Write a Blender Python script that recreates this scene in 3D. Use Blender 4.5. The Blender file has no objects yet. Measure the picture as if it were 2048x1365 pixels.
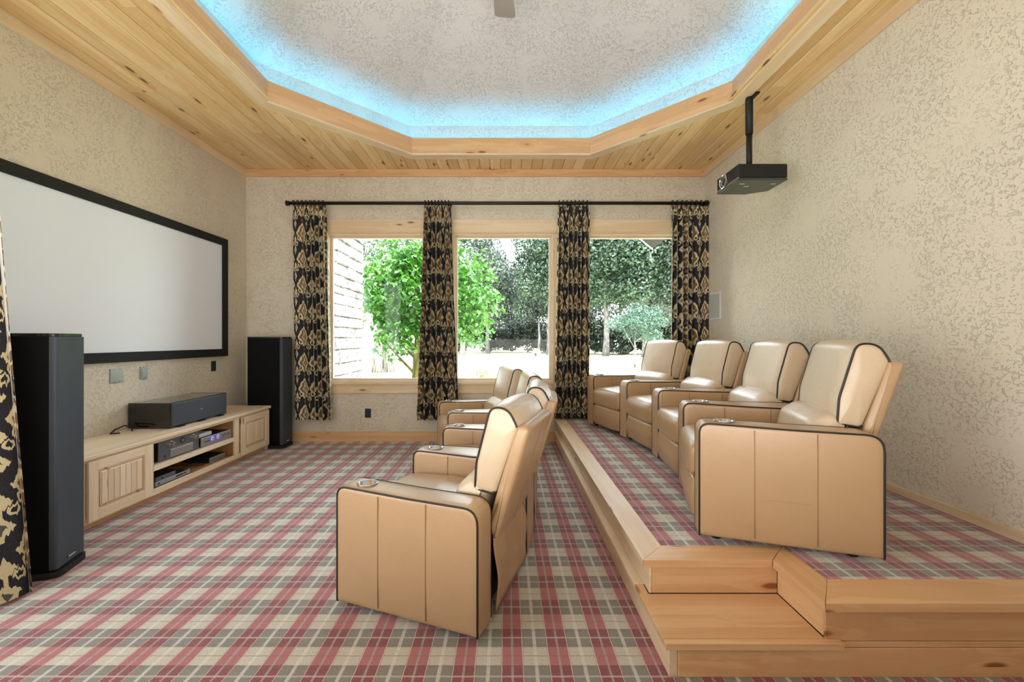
import bpy, bmesh, math, random
from mathutils import Vector, Matrix
random.seed(7)
R = math.radians
scene = bpy.context.scene
COL = scene.collection

# ------------------------------------------------------------------ camera
F = 830.0
CAMZ = 1.30
cam_d = bpy.data.cameras.new('camera')
cam = bpy.data.objects.new('camera', cam_d)
COL.objects.link(cam)
cam.location = (0, 0, CAMZ)
cam.rotation_euler = (R(90), 0, 0)
cam_d.sensor_width = 36
cam_d.lens = F / 2048 * 36
cam_d.shift_x = 12 / 2048
cam_d.shift_y = -2.5 / 2048
cam_d.clip_start = 0.02
cam_d.clip_end = 400
scene.camera = cam

# ------------------------------------------------------------------ world, sun, lights, exposure
vs = scene.view_settings
vs.view_transform = 'Standard'
vs.look = 'None'
vs.exposure = 0.14
vs.gamma = 1.0
vs.use_curve_mapping = False
world = bpy.data.worlds.new('sky')
scene.world = world
world.use_nodes = True
wn = world.node_tree
bg = wn.nodes['Background']
bg.inputs['Color'].default_value = (0.84, 0.90, 1.0, 1)
bg.inputs['Strength'].default_value = 8.0

sun_d = bpy.data.lights.new('sun', 'SUN')
sun_d.energy = 20.0
sun_d.angle = R(1.0)
sun_d.color = (1.0, 0.97, 0.90)
sun = bpy.data.objects.new('sun', sun_d)
COL.objects.link(sun)
sun.location = (6, -4, 12)
sun.rotation_euler = Vector((0.50, -0.42, 0.76)).to_track_quat('Z', 'Y').to_euler()


def area(name, loc, target, sx, sy, power, color=(1, 1, 1)):
    d = bpy.data.lights.new(name, 'AREA')
    d.shape = 'RECTANGLE'
    d.size = sx
    d.size_y = sy
    d.energy = power
    d.color = color
    o = bpy.data.objects.new(name, d)
    COL.objects.link(o)
    o.location = loc
    o.rotation_euler = (Vector(loc) - Vector(target)).to_track_quat('Z', 'Y').to_euler()
    return o


# daylight from the glass door on the left wall beside the camera, two added unseen fill lamps, and the fan's lamp
area('left_daylight', (-3.15, 0.80, 1.60), (2.2, 3.0, 1.2), 1.9, 2.3, 80, (0.90, 0.95, 1.0))
area('rear_fill', (-0.4, -1.30, 1.7), (-0.3, 4.0, 1.9), 4.6, 2.4, 12, (1.0, 0.98, 0.95))  # added fill behind the camera; the rear wall has no opening
area('uplight_fill', (-0.3, 0.3, 1.0), (-0.3, 1.9, 3.6), 3.4, 1.2, 80, (1.0, 0.97, 0.92))  # added fill to brighten the near ceiling; no fixture stands here
fan_d = bpy.data.lights.new('fan_lamp', 'POINT')
fan_d.energy = 12
fan_d.shadow_soft_size = 0.14
fan_d.color = (1.0, 0.97, 0.92)
fan_l = bpy.data.objects.new('fan_lamp', fan_d)
COL.objects.link(fan_l)
fan_l.location = (-0.055, 2.745, 3.70)
for wx_, ww_ in ((-1.63, 1.25), (-0.035, 1.27), (1.57, 1.27)):     # sampling portals for the sky light in the three windows
    po = area('window_portal', (wx_, 5.50, 1.71), (wx_, 0.0, 1.71), ww_, 1.92, 1.0)
    po.data.cycles.is_portal = True


# ------------------------------------------------------------------ tiny node expression helper
class E:
    """wraps a node socket so that patterns can be written as arithmetic"""
    def __init__(s, t, sock): s.t, s.s = t, sock

    @staticmethod
    def m(t, op, *a):
        n = t.nodes.new('ShaderNodeMath')
        n.operation = op
        for i, v in enumerate(a):
            if isinstance(v, E): t.links.new(v.s, n.inputs[i])
            else: n.inputs[i].default_value = v
        return E(t, n.outputs[0])

    def __add__(s, o): return E.m(s.t, 'ADD', s, o)
    __radd__ = __add__
    def __sub__(s, o): return E.m(s.t, 'SUBTRACT', s, o)
    def __rsub__(s, o): return E.m(s.t, 'SUBTRACT', o, s)
    def __mul__(s, o): return E.m(s.t, 'MULTIPLY', s, o)
    __rmul__ = __mul__
    def __truediv__(s, o): return E.m(s.t, 'DIVIDE', s, o)
    def abs(s): return E.m(s.t, 'ABSOLUTE', s)
    def fract(s): return E.m(s.t, 'FRACT', s)
    def floor(s): return E.m(s.t, 'FLOOR', s)
    def sin(s): return E.m(s.t, 'SINE', s)
    def sqrt(s): return E.m(s.t, 'SQRT', s)
    def lt(s, o): return E.m(s.t, 'LESS_THAN', s, o)
    def gt(s, o): return E.m(s.t, 'GREATER_THAN', s, o)
    def max(s, o): return E.m(s.t, 'MAXIMUM', s, o)
    def min(s, o): return E.m(s.t, 'MINIMUM', s, o)

    def step(s, a, b):
        n = s.t.nodes.new('ShaderNodeMapRange')
        n.interpolation_type = 'SMOOTHSTEP'
        s.t.links.new(s.s, n.inputs[0])
        n.inputs[1].default_value = a
        n.inputs[2].default_value = b
        return E(s.t, n.outputs[0])


def comb(t, x, y, z):
    n = t.nodes.new('ShaderNodeCombineXYZ')
    for i, v in enumerate((x, y, z)):
        if isinstance(v, E): t.links.new(v.s, n.inputs[i])
        else: n.inputs[i].default_value = v
    return n.outputs[0]


def noise(t, vec, scale=1.0, detail=2.0, rough=0.5, out=0):
    n = t.nodes.new('ShaderNodeTexNoise')
    n.inputs['Scale'].default_value = scale
    n.inputs['Detail'].default_value = detail
    n.inputs['Roughness'].default_value = rough
    t.links.new(vec, n.inputs['Vector'])
    return E(t, n.outputs[out])


def voro(t, vec, scale=1.0, feature='F1', rnd=1.0):
    n = t.nodes.new('ShaderNodeTexVoronoi')
    n.feature = feature
    n.inputs['Scale'].default_value = scale
    n.inputs['Randomness'].default_value = rnd
    t.links.new(vec, n.inputs['Vector'])
    return E(t, n.outputs['Distance'])


def mixc(t, fac, a, b):
    n = t.nodes.new('ShaderNodeMix')
    n.data_type = 'RGBA'
    if isinstance(fac, E): t.links.new(fac.s, n.inputs[0])
    else: n.inputs[0].default_value = fac
    for i, v in ((6, a), (7, b)):
        if isinstance(v, tuple): n.inputs[i].default_value = (*v[:3], 1)
        else: t.links.new(v, n.inputs[i])
    return n.outputs[2]


def sep(t, vec):
    n = t.nodes.new('ShaderNodeSeparateXYZ')
    t.links.new(vec, n.inputs[0])
    return E(t, n.outputs[0]), E(t, n.outputs[1]), E(t, n.outputs[2])


def srgb(r, g, b):
    f = lambda c: (c / 255 / 12.92) if c / 255 <= 0.04045 else ((c / 255 + 0.055) / 1.055) ** 2.4
    return (f(r), f(g), f(b))


def mat(name, color=(0.5, 0.5, 0.5), rough=0.6, metal=0.0, spec=0.5, coat=0.0, emit=None, estr=0.0):
    m = bpy.data.materials.new(name)
    m.use_nodes = True
    t = m.node_tree
    b = t.nodes['Principled BSDF']
    b.inputs['Base Color'].default_value = (*color, 1)
    b.inputs['Roughness'].default_value = rough
    b.inputs['Metallic'].default_value = metal
    b.inputs['Specular IOR Level'].default_value = spec
    b.inputs['Coat Weight'].default_value = coat
    if emit:
        b.inputs['Emission Color'].default_value = (*emit, 1)
        b.inputs['Emission Strength'].default_value = estr
    m['bsdf'] = 1
    return m


def bsdf(m): return m.node_tree.nodes['Principled BSDF']


def coords(t, kind='Object'):
    n = t.nodes.new('ShaderNodeTexCoord')
    return n.outputs[kind]


def objrand(t):
    n = t.nodes.new('ShaderNodeObjectInfo')
    return E(t, n.outputs['Random'])


def bump(m, h, strength=0.3, dist=0.01):
    t = m.node_tree
    n = t.nodes.new('ShaderNodeBump')
    n.inputs['Strength'].default_value = strength
    n.inputs['Distance'].default_value = dist
    t.links.new(h.s, n.inputs['Height'])
    t.links.new(n.outputs[0], bsdf(m).inputs['Normal'])


def setcol(m, sock): m.node_tree.links.new(sock, bsdf(m).inputs['Base Color'])


# ------------------------------------------------------------------ materials
def wood(name, light, dark, knot, rough=0.38, vary=0.25, knots=1.0, grain=1.0):
    m = mat(name, light, rough, spec=0.4)
    t = m.node_tree
    r = objrand(t)
    x, y, z = sep(t, coords(t))
    x = x + r * 37.0
    y = y + r * 11.0
    z = z + r * 5.0
    # knots: cells stretched along the board
    kv = comb(t, x * 2.6, (y + z) * 8.5, 0.0)
    kd = voro(t, kv, 1.0)
    rare = noise(t, comb(t, x * 1.3, (y + z) * 4.0, 0.0), 1.0, 0).gt(0.57 - 0.11 * knots)
    kmask = (1.0 - kd.step(0.07, 0.17)) * rare
    ring = (1.0 - kd.step(0.05, 0.5)) * rare
    g = noise(t, comb(t, x * 0.9, y * 14 * grain + ring * 1.6, z * 14 * grain), 1.0, 3, 0.55)
    fine = noise(t, comb(t, x * 5, y * 150, z * 150), 1.0, 2, 0.6)
    band = ((g * 26.0).sin() * 0.5 + 0.5)
    f = g.step(0.38, 0.66) * 0.35 + band * 0.25 + fine * 0.25
    c = mixc(t, f, light, dark)
    # whole-board tone
    tone = mixc(t, r, (1.0, 1.0, 1.0), (1 - vary, 1 - vary * 1.25, 1 - vary * 1.6))
    mul = t.nodes.new('ShaderNodeMix'); mul.data_type = 'RGBA'; mul.blend_type = 'MULTIPLY'
    mul.inputs[0].default_value = 1.0
    t.links.new(c, mul.inputs[6]); t.links.new(tone, mul.inputs[7])
    c2 = mixc(t, ring * 0.35, mul.outputs[2], dark)
    c3 = mixc(t, kmask * 0.9, c2, knot)
    setcol(m, c3)
    bump(m, fine, 0.06, 0.003)
    return m


M = {}
M['plank'] = wood('knotty_pine', srgb(246, 222, 172), srgb(224, 178, 116), srgb(84, 42, 20), 0.35, 0.22, 2.1)
M['trimwood'] = wood('pale_alder', srgb(238, 220, 188), srgb(222, 192, 150), srgb(128, 78, 44), 0.40, 0.12, 0.5)
M['stepwood'] = wood('honey_alder', srgb(234, 196, 150), srgb(212, 162, 114), srgb(132, 74, 40), 0.30, 0.12, 0.9)
M['cabwood'] = wood('cabinet_alder', srgb(244, 228, 202), srgb(228, 204, 172), srgb(140, 90, 56), 0.40, 0.10, 0.4)
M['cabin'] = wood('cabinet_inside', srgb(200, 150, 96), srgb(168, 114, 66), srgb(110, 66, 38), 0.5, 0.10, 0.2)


def stucco(name, color, relief=1.0):
    m = mat(name, color, 0.75, spec=0.25)
    t = m.node_tree
    v = coords(t)
    x, y, z = sep(t, v)
    base = noise(t, v, 1.3, 2)
    big = noise(t, v, 27.0, 1.0, 0.5)
    ridge = 1.0 - (big - 0.5).abs().step(0.01, 0.035)
    big2 = noise(t, comb(t, x + 7.3, y + 3.1, z + 1.7), 40.0, 1.0, 0.5)
    ridge2 = 1.0 - (big2 - 0.5).abs().step(0.01, 0.04)
    gate = noise(t, comb(t, x + 2.2, y, z + 9.1), 30.0, 1.5).step(0.50, 0.56)
    gate2 = noise(t, comb(t, x, y + 5.5, z), 44.0, 1.5).step(0.50, 0.56)
    sq = (ridge * gate).max(ridge2 * gate2) * noise(t, v, 4.5, 2).step(0.30, 0.58)
    fine = noise(t, v, 60.0, 2)
    h = 1.0 - sq + fine * 0.10 + big * 0.3
    setcol(m, mixc(t, base.step(0.3, 0.7) * 0.35, color, tuple(c * 0.90 for c in color)))
    bump(m, h, 0.75 * relief, 0.009)
    return m


M['wall'] = stucco('cream_stucco', srgb(220, 211, 192))
M['vault'] = stucco('white_vault_stucco', srgb(214, 210, 206), 1.0)


def plaid():
    m = mat('plaid_carpet', (0.5, 0.5, 0.5), 0.95, spec=0.1)
    t = m.node_tree
    v = coords(t)
    x, y, z = sep(t, v)
    wob = (noise(t, v, 30.0, 1) - 0.5) * 0.004
    px, py = 0.1915, 0.2085
    p = ((x + wob - 0.026) / px + 0.5).fract()          # red stripe centred at 0.5
    q = ((y + wob - 1.8095) / py + 0.5).fract()         # grey band centred at 0.5
    pc = (p - 0.5).abs() * px
    qc = (q - 0.5).abs() * py
    red = pc.lt(0.041)
    grey = qc.lt(0.055)
    pinkedge = (pc - 0.0425).abs().lt(0.0017)
    darkedge = (pc - 0.0458).abs().lt(0.0010)
    rmid = pc.lt(0.0048)
    whitex = pc.gt(0.0885)                               # pale line in the cream gaps
    whitey = qc.lt(0.0042)
    dmid = qc.gt(0.1022)                                 # dark hairline in the light bands
    dl = (qc - 0.0535).abs().lt(0.0012)
    dl2 = (qc - 0.0475).abs().lt(0.0011)
    dl3 = (qc - 0.0415).abs().lt(0.0009)
    cream = srgb(206, 200, 180); g = srgb(128, 127, 116)
    c = mixc(t, grey, cream, g)
    rc = mixc(t, grey, srgb(180, 96, 102), srgb(132, 32, 52))
    c = mixc(t, red, c, rc)
    c = mixc(t, rmid * 0.75, c, srgb(176, 166, 156))
    c = mixc(t, whitex * 0.7, c, srgb(226, 224, 212))
    c = mixc(t, whitey * 0.55, c, srgb(218, 212, 200))
    c = mixc(t, (dl.max(dl2).max(dl3)) * 0.45, c, srgb(96, 84, 78))
    c = mixc(t, dmid * 0.65, c, srgb(104, 92, 86))
    c = mixc(t, pinkedge * 0.85, c, srgb(226, 196, 182))
    c = mixc(t, darkedge * 0.5, c, srgb(96, 78, 74))
    sp = noise(t, v, 420.0, 1, 0.7)
    sp2 = noise(t, v, 160.0, 2, 0.7)
    c = mixc(t, sp.step(0.35, 0.7) * 0.30, c, srgb(225, 215, 205))
    c = mixc(t, (1.0 - sp2.step(0.3, 0.6)) * 0.22, c, srgb(84, 66, 62))
    setcol(m, c)
    bump(m, sp + sp2 * 0.7, 0.5, 0.004)
    bsdf(m).inputs['Sheen Weight'].default_value = 0.55
    bsdf(m).inputs['Sheen Roughness'].default_value = 0.35
    bsdf(m).inputs['Sheen Tint'].default_value = (0.9, 0.92, 1.0, 1)
    return m


M['carpet'] = plaid()


def leather(name, col, scale=1.0):
    m = mat(name, col, 0.38, spec=0.6, coat=0.5)
    t = m.node_tree
    v = coords(t)
    d = voro(t, v, 190.0)
    w = noise(t, v, 5.0, 3, 0.6)
    setcol(m, mixc(t, w.step(0.3, 0.75) * 0.35, col, tuple(c * 0.86 for c in col)))
    bump(m, d * 0.25 + w * 1.4 * scale, 0.22, 0.010)
    bsdf(m).inputs['Coat Roughness'].default_value = 0.30
    return m


M['leather'] = leather('tan_leather', srgb(184, 151, 112))
M['pillow'] = leather('tan_leather_soft_lit', srgb(208, 186, 156), 3.5)  # same tan leather, made paler: light on the pillows put into the colour
M['piping'] = mat('black_piping', srgb(28, 26, 28), 0.45)
M['seam'] = mat('seam_thread', srgb(146, 112, 74), 0.7)
M['black'] = mat('matte_black', srgb(20, 21, 22), 0.55)
M['towerblack'] = mat('satin_black', srgb(7, 7, 8), 0.5, spec=0.15)
M['gloss'] = mat('gloss_black', srgb(10, 10, 11), 0.10, spec=0.6, coat=0.5)
M['chrome'] = mat('brushed_steel', srgb(205, 205, 205), 0.22, 1.0)
M['silver'] = mat('silver_case', srgb(170, 172, 176), 0.35, 0.7)
M['darksilver'] = mat('grey_metal_case', srgb(112, 116, 122), 0.38, 0.6)
M['white'] = mat('white_plastic', srgb(225, 228, 228), 0.4)
M['screen'] = mat('screen_cloth', srgb(234, 240, 248), 0.85, spec=0.1)
M['velvet'] = mat('black_velvet', srgb(16, 19, 20), 0.8)
M['bronze'] = mat('oiled_bronze', srgb(52, 46, 44), 0.4, 0.6)
M['outlet'] = mat('dark_plate', srgb(34, 42, 52), 0.4)
M['steelplate'] = mat('steel_plate', srgb(112, 114, 108), 0.35, 0.8)
M['lining'] = mat('curtain_lining', srgb(214, 212, 200), 0.9)
M['blue_led'] = mat('blue_ring_light', (0.1, 0.1, 0.5), 0.4, emit=(0.12, 0.12, 1.0), estr=2.5)
M['led'] = mat('cove_led', (0.2, 0.5, 0.9), 0.4, emit=(0.12, 0.55, 1.0), estr=2.0)
M['lensglass'] = mat('lens_glass', srgb(14, 16, 30), 0.05, coat=1.0)
M['projgreen'] = mat('projector_underside', srgb(58, 66, 60), 0.30)
M['sash'] = mat('painted_sash', srgb(222, 204, 186), 0.4)
M['rubber'] = mat('rubber_foot', srgb(18, 18, 18), 0.7)

# woven loudspeaker grille
g_ = mat('grille_cloth', srgb(52, 60, 70), 0.6, spec=0.5)
t = g_.node_tree
h = noise(t, coords(t), 600.0, 1)
setcol(g_, mixc(t, noise(t, coords(t), 4.0, 2).s and noise(t, coords(t), 4.0, 2), srgb(46, 54, 62), srgb(62, 70, 80)))
bump(g_, h, 0.15, 0.001)
M['grille'] = g_


def ikat():
    m = mat('ikat_curtain', (0.2, 0.2, 0.2), 0.85, spec=0.2)
    t = m.node_tree
    u, v, _ = sep(t, coords(t, 'UV'))
    uv = comb(t, u * 70.0, v * 7.0, 0.0)
    j = noise(t, uv, 1.0, 1, 0.6) - 0.5                   # feathered dye edges: fine across, long down
    PU, PV = 0.31, 0.325
    p = (u / PU).fract()
    m0 = (p - 0.5).abs() * 2.0                            # 0 on medallion column, 1 on arrow column
    q = (v / PV + j * 0.22).fract()
    qa = (q - 0.5).abs() * 2.0
    mm = 1.0 - m0
    navy = srgb(44, 44, 50); cream = srgb(214, 200, 160); brown = srgb(122, 96, 70); grey = srgb(92, 88, 84)
    # ogee medallion
    d1 = m0 * 1.05 + qa * 0.85 + ((q * 25.13).sin() * 0.05)
    c = mixc(t, d1.lt(0.80), navy, cream)
    c = mixc(t, d1.lt(0.60), c, brown)
    c = mixc(t, d1.lt(0.33), c, cream)
    c = mixc(t, d1.lt(0.20), c, brown)
    # curled hooks beside the medallion
    rx = (m0 - 0.42) * 1.0
    rq = (q - 0.28) * 1.9
    rr = (rx * rx + rq * rq).sqrt()
    hook = (rr - 0.15).abs().lt(0.042) * (rx * 1.0 - rq * 0.6).gt(-0.10)
    c = mixc(t, hook, c, cream)
    # dark diamond between medallions with small grey heart
    q2 = 1.0 - qa
    d2 = m0 * 1.3 + q2 * 1.6
    c = mixc(t, d2.lt(0.52), c, navy)
    c = mixc(t, d2.lt(0.26), c, brown)
    # arrow column, half a repeat lower than the medallions
    qs = (q + 0.5).fract()
    c = mixc(t, mm.lt(0.05) * (qs - 0.5).abs().lt(0.36), c, cream)
    d3 = mm * 2.0 + (qs - 0.74).abs() * 3.6
    c = mixc(t, d3.lt(0.56), c, cream)
    d4 = mm * 1.9 + (qs - 0.34).abs() * 3.2
    c = mixc(t, d4.lt(0.58), c, cream)
    c = mixc(t, d4.lt(0.24), c, grey)
    h2x = (mm - 0.30)
    h2q = (qs - 0.60) * 1.9
    r2 = (h2x * h2x + h2q * h2q).sqrt()
    c = mixc(t, (r2 - 0.13).abs().lt(0.040), c, cream)
    w = noise(t, comb(t, u * 400.0, v * 60.0, 0.0), 1.0, 1)
    c = mixc(t, w.step(0.45, 0.8) * 0.25, c, grey)
    setcol(m, c)
    return m


M['ikat'] = ikat()


def glassmat():
    m = bpy.data.materials.new('window_glass')
    m.use_nodes = True
    t = m.node_tree
    t.nodes.remove(t.nodes['Principled BSDF'])
    tr = t.nodes.new('ShaderNodeBsdfTransparent')
    tr.inputs[0].default_value = (0.97, 0.99, 0.985, 1)
    gl = t.nodes.new('ShaderNodeBsdfGlossy')
    gl.inputs['Roughness'].default_value = 0.0
    fr = t.nodes.new('ShaderNodeFresnel')
    fr.inputs[0].default_value = 1.22
    mx = t.nodes.new('ShaderNodeMixShader')
    t.links.new(fr.outputs[0], mx.inputs[0])
    t.links.new(tr.outputs[0], mx.inputs[1])
    t.links.new(gl.outputs[0], mx.inputs[2])
    t.links.new(mx.outputs[0], t.nodes['Material Output'].inputs[0])
    return m


M['glass'] = glassmat()


def leafmat(name, a, b, trans=0.35):
    m = mat(name, a, 0.32, spec=0.9)
    t = m.node_tree
    v = coords(t)
    n = noise(t, v, 2.2, 3)
    n2 = noise(t, v, 9.0, 1)
    c = mixc(t, (n + n2 * 0.6).step(0.55, 1.05), a, b)
    setcol(m, c)
    tl = t.nodes.new('ShaderNodeBsdfTranslucent')
    t.links.new(c, tl.inputs[0])
    mx = t.nodes.new('ShaderNodeMixShader')
    mx.inputs[0].default_value = trans
    t.links.new(bsdf(m).outputs[0], mx.inputs[1])
    t.links.new(tl.outputs[0], mx.inputs[2])
    t.links.new(mx.outputs[0], t.nodes['Material Output'].inputs[0])
    return m


M['leaf_dog'] = leafmat('dogwood_leaf', srgb(36, 90, 22), srgb(80, 132, 40))
M['leaf_grey'] = leafmat('grey_green_leaf', srgb(46, 64, 54), srgb(108, 122, 108), 0.2)
M['leaf_dark'] = leafmat('dark_leaf', srgb(20, 34, 22), srgb(46, 64, 38), 0.2)
M['leaf_mid'] = leafmat('mid_leaf', srgb(28, 54, 36), srgb(70, 96, 66), 0.2)
M['leaf_blue'] = leafmat('blue_green_leaf', srgb(30, 64, 50), srgb(64, 100, 78), 0.2)
M['leaf_pale'] = leafmat('pale_shrub_leaf', srgb(120, 140, 92), srgb(200, 204, 160), 0.2)


def barkmat(name, a, b):
    m = mat(name, a, 0.9, spec=0.1)
    t = m.node_tree
    x, y, z = sep(t, coords(t))
    n = noise(t, comb(t, x * 14, y * 14, z * 2.5), 1.0, 3)
    setcol(m, mixc(t, n.step(0.35, 0.65), a, b))
    bump(m, n, 0.6, 0.03)
    return m


M['bark'] = barkmat('grey_bark', srgb(84, 78, 80), srgb(140, 132, 130))
M['bark_dog'] = barkmat('dark_bark', srgb(62, 56, 34), srgb(104, 96, 60))


def stonemat():
    m = mat('limestone', (0.5, 0.5, 0.5), 0.9, spec=0.15)
    t = m.node_tree
    v = coords(t)
    r = objrand(t)
    n = noise(t, v, 9.0, 4, 0.65)
    c = mixc(t, n.step(0.35, 0.6), srgb(84, 82, 86), srgb(136, 132, 132))
    c = mixc(t, r * 0.35, c, srgb(120, 114, 104))
    c = mixc(t, (1.0 - n.step(0.25, 0.4)) * 0.7, c, srgb(50, 48, 52))
    setcol(m, c)
    bump(m, n, 0.8, 0.03)
    return m


M['stone'] = stonemat()
M['mortar'] = mat('mortar', srgb(128, 126, 124), 0.95)


def grassmat():
    m = mat('lawn_grass', (0.2, 0.3, 0.1), 0.95, spec=0.05)
    t = m.node_tree
    v = coords(t)
    n = noise(t, v, 0.25, 3)
    n2 = noise(t, v, 6.0, 3)
    c = mixc(t, n.step(0.4, 0.6), srgb(176, 186, 140), srgb(206, 200, 168))
    c = mixc(t, n2.step(0.4, 0.7) * 0.4, c, srgb(140, 154, 108))
    setcol(m, c)
    return m


M['grass'] = grassmat()
M['soffit'] = mat('brown_soffit', srgb(26, 20, 16), 0.8)
M['fascia_w'] = mat('white_eave_edge', srgb(206, 206, 206), 0.6)
M['redroof'] = mat('red_shingle', srgb(164, 92, 84), 0.8)
M['shedwall'] = mat('grey_shed_board', srgb(150, 150, 170), 0.8)
M['fanblade'] = mat('fan_blade', srgb(132, 122, 116), 0.5)
M['warmglass'] = mat('frosted_lamp_glass', srgb(240, 232, 215), 0.4, emit=(1.0, 0.9, 0.75), estr=1.5)


# ------------------------------------------------------------------ object helpers
def tag(o, label=None, cat=None, group=None, kind=None):
    if label: o['label'] = label
    if cat: o['category'] = cat
    if group: o['group'] = group
    if kind: o['kind'] = kind
    return o


def empty(name, loc=(0, 0, 0), rz=0.0, label=None, cat=None, group=None, kind=None):
    o = bpy.data.objects.new(name, None)
    o.empty_display_size = 0.1
    COL.objects.link(o)
    o.location = loc
    o.rotation_euler = (0, 0, rz)
    o['_loc'] = 0
    del o['_loc']
    return tag(o, label, cat, group, kind)


def link(name, me, m=None, parent=None, world_coords=True):
    """one mesh object; when world_coords, the mesh is in world space and keeps its place under its parent"""
    o = bpy.data.objects.new(name, me)
    COL.objects.link(o)
    if m is not None:
        me.materials.clear()
        me.materials.append(m)
    if parent is not None:
        o.parent = parent
        if world_coords:
            mw = Matrix.Identity(4)
            p = parent
            chain = []
            while p is not None:
                chain.append(p); p = p.parent
            for p in reversed(chain):
                mw = mw @ p.matrix_parent_inverse @ p.matrix_basis
            o.matrix_parent_inverse = mw.inverted()
    return o


def mesh(name, vs_, fs, smooth=False):
    me = bpy.data.meshes.new(name)
    me.from_pydata([tuple(v) for v in vs_], [], fs)
    me.validate()
    me.update()
    if smooth:
        me.polygons.foreach_set('use_smooth', [True] * len(me.polygons))
    return me


BF = [(0, 3, 2, 1), (4, 5, 6, 7), (0, 1, 5, 4), (1, 2, 6, 5), (2, 3, 7, 6), (3, 0, 4, 7)]


def boxv(x0, x1, y0, y1, z0, z1):
    return [(x0, y0, z0), (x1, y0, z0), (x1, y1, z0), (x0, y1, z0), (x0, y0, z1), (x1, y0, z1), (x1, y1, z1), (x0, y1, z1)]


class MB:
    def __init__(s): s.v, s.f = [], []

    def add(s, vv, ff):
        n = len(s.v)
        s.v += [tuple(a) for a in vv]
        s.f += [tuple(i + n for i in f) for f in ff]
        return s

    def box(s, x0, x1, y0, y1, z0, z1): return s.add(boxv(x0, x1, y0, y1, z0, z1), BF)

    def tube(s, pts, r, n=8, caps=True, r_end=None):
        pts = [Vector(p) for p in pts]
        vv, ff = [], []
        prev = None
        for i, p in enumerate(pts):
            d = (pts[min(i + 1, len(pts) - 1)] - pts[max(i - 1, 0)])
            d = d.normalized() if d.length > 1e-9 else Vector((0, 0, 1))
            if prev is None:
                a = d.orthogonal().normalized()
            else:
                a = (prev - d * prev.dot(d))
                a = a.normalized() if a.length > 1e-6 else d.orthogonal().normalized()
            prev = a
            b = d.cross(a)
            rr = r if r_end is None else r + (r_end - r) * i / max(1, len(pts) - 1)
            if isinstance(r, (list, tuple)): rr = r[i]
            for k in range(n):
                t_ = 2 * math.pi * k / n
                vv.append(p + (a * math.cos(t_) + b * math.sin(t_)) * rr)
        for i in range(len(pts) - 1):
            for k in range(n):
                k2 = (k + 1) % n
                ff.append((i * n + k, i * n + k2, (i + 1) * n + k2, (i + 1) * n + k))
        if caps:
            ff.append(tuple(reversed(range(n))))
            ff.append(tuple((len(pts) - 1) * n + k for k in range(n)))
        return s.add(vv, ff)

    def loop_tube(s, pts, r, n=6):
        return s.tube(list(pts) + [pts[0]], r, n, caps=False)

    def lathe(s, prof, center, axis='Z', n=24):
        """prof: (radius, height) pairs"""
        vv, ff = [], []
        c = Vector(center)
        for (r, h_) in prof:
            for k in range(n):
                a = 2 * math.pi * k / n
                if axis == 'Z': p = Vector((r * math.cos(a), r * math.sin(a), h_))
                elif axis == 'X': p = Vector((h_, r * math.cos(a), r * math.sin(a)))
                else: p = Vector((r * math.sin(a), h_, r * math.cos(a)))
                vv.append(c + p)
        for i in range(len(prof) - 1):
            for k in range(n):
                k2 = (k + 1) % n
                ff.append((i * n + k, i * n + k2, (i + 1) * n + k2, (i + 1) * n + k))
        ff.append(tuple(reversed(range(n))))
        ff.append(tuple((len(prof) - 1) * n + k for k in range(n)))
        return s.add(vv, ff)

    def build(s, name, m, parent=None, smooth=False, wc=True, bevel=0.0, seg=2):
        me = mesh(name, s.v, s.f, smooth)
        if bevel:
            bm = bmesh.new(); bm.from_mesh(me)
            bmesh.ops.bevel(bm, geom=list(bm.edges), offset=bevel, segments=seg, affect='EDGES', profile=0.5)
            bm.to_mesh(me); bm.free()
        return link(name, me, m, parent, wc)


def box(name, b, m, parent=None, bevel=0.0, wc=True, seg=2):
    return MB().box(*b).build(name, m, parent, bevel=bevel, wc=wc, seg=seg)


def plate(name, b, m, along='X', parent=None, bevel=0.002, **kw):
    """board whose grain runs along its own local X, whatever way it lies; b in world bounds"""
    x0, x1, y0, y1, z0, z1 = b
    c = Vector(((x0 + x1) / 2, (y0 + y1) / 2, (z0 + z1) / 2))
    if along == 'X':
        d = (x1 - x0, y1 - y0, z1 - z0); rot = Matrix.Identity(3)
    elif along == 'Y':
        d = (y1 - y0, x1 - x0, z1 - z0); rot = Matrix.Rotation(R(90), 3, 'Z')
    else:
        d = (z1 - z0, y1 - y0, x1 - x0); rot = Matrix.Rotation(R(-90), 3, 'Y')
    me = MB().box(-d[0] / 2, d[0] / 2, -d[1] / 2, d[1] / 2, -d[2] / 2, d[2] / 2)
    o = me.build(name, m, parent, bevel=min(bevel, min(d) * 0.3), seg=1)
    o.matrix_basis = Matrix.Translation(c) @ rot.to_4x4()
    return o


def round_poly(pts, seg=5):
    """pts: (x, z, radius) closed; returns smooth list"""
    out = []
    n = len(pts)
    for i in range(n):
        p = Vector(pts[i][:2]); a = Vector(pts[i - 1][:2]); b = Vector(pts[(i + 1) % n][:2])
        r = pts[i][2]
        if r <= 1e-5:
            out.append(p); continue
        da = (a - p).normalized(); db = (b - p).normalized()
        ang = da.angle(db)
        dist = min(r / math.tan(ang / 2), (a - p).length * 0.49, (b - p).length * 0.49)
        p0 = p + da * dist; p1 = p + db * dist
        for k in range(seg + 1):
            t_ = k / seg
            out.append((p0 * (1 - t_) + p * t_) * (1 - t_) + (p * (1 - t_) + p1 * t_) * t_)
    return out


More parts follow.
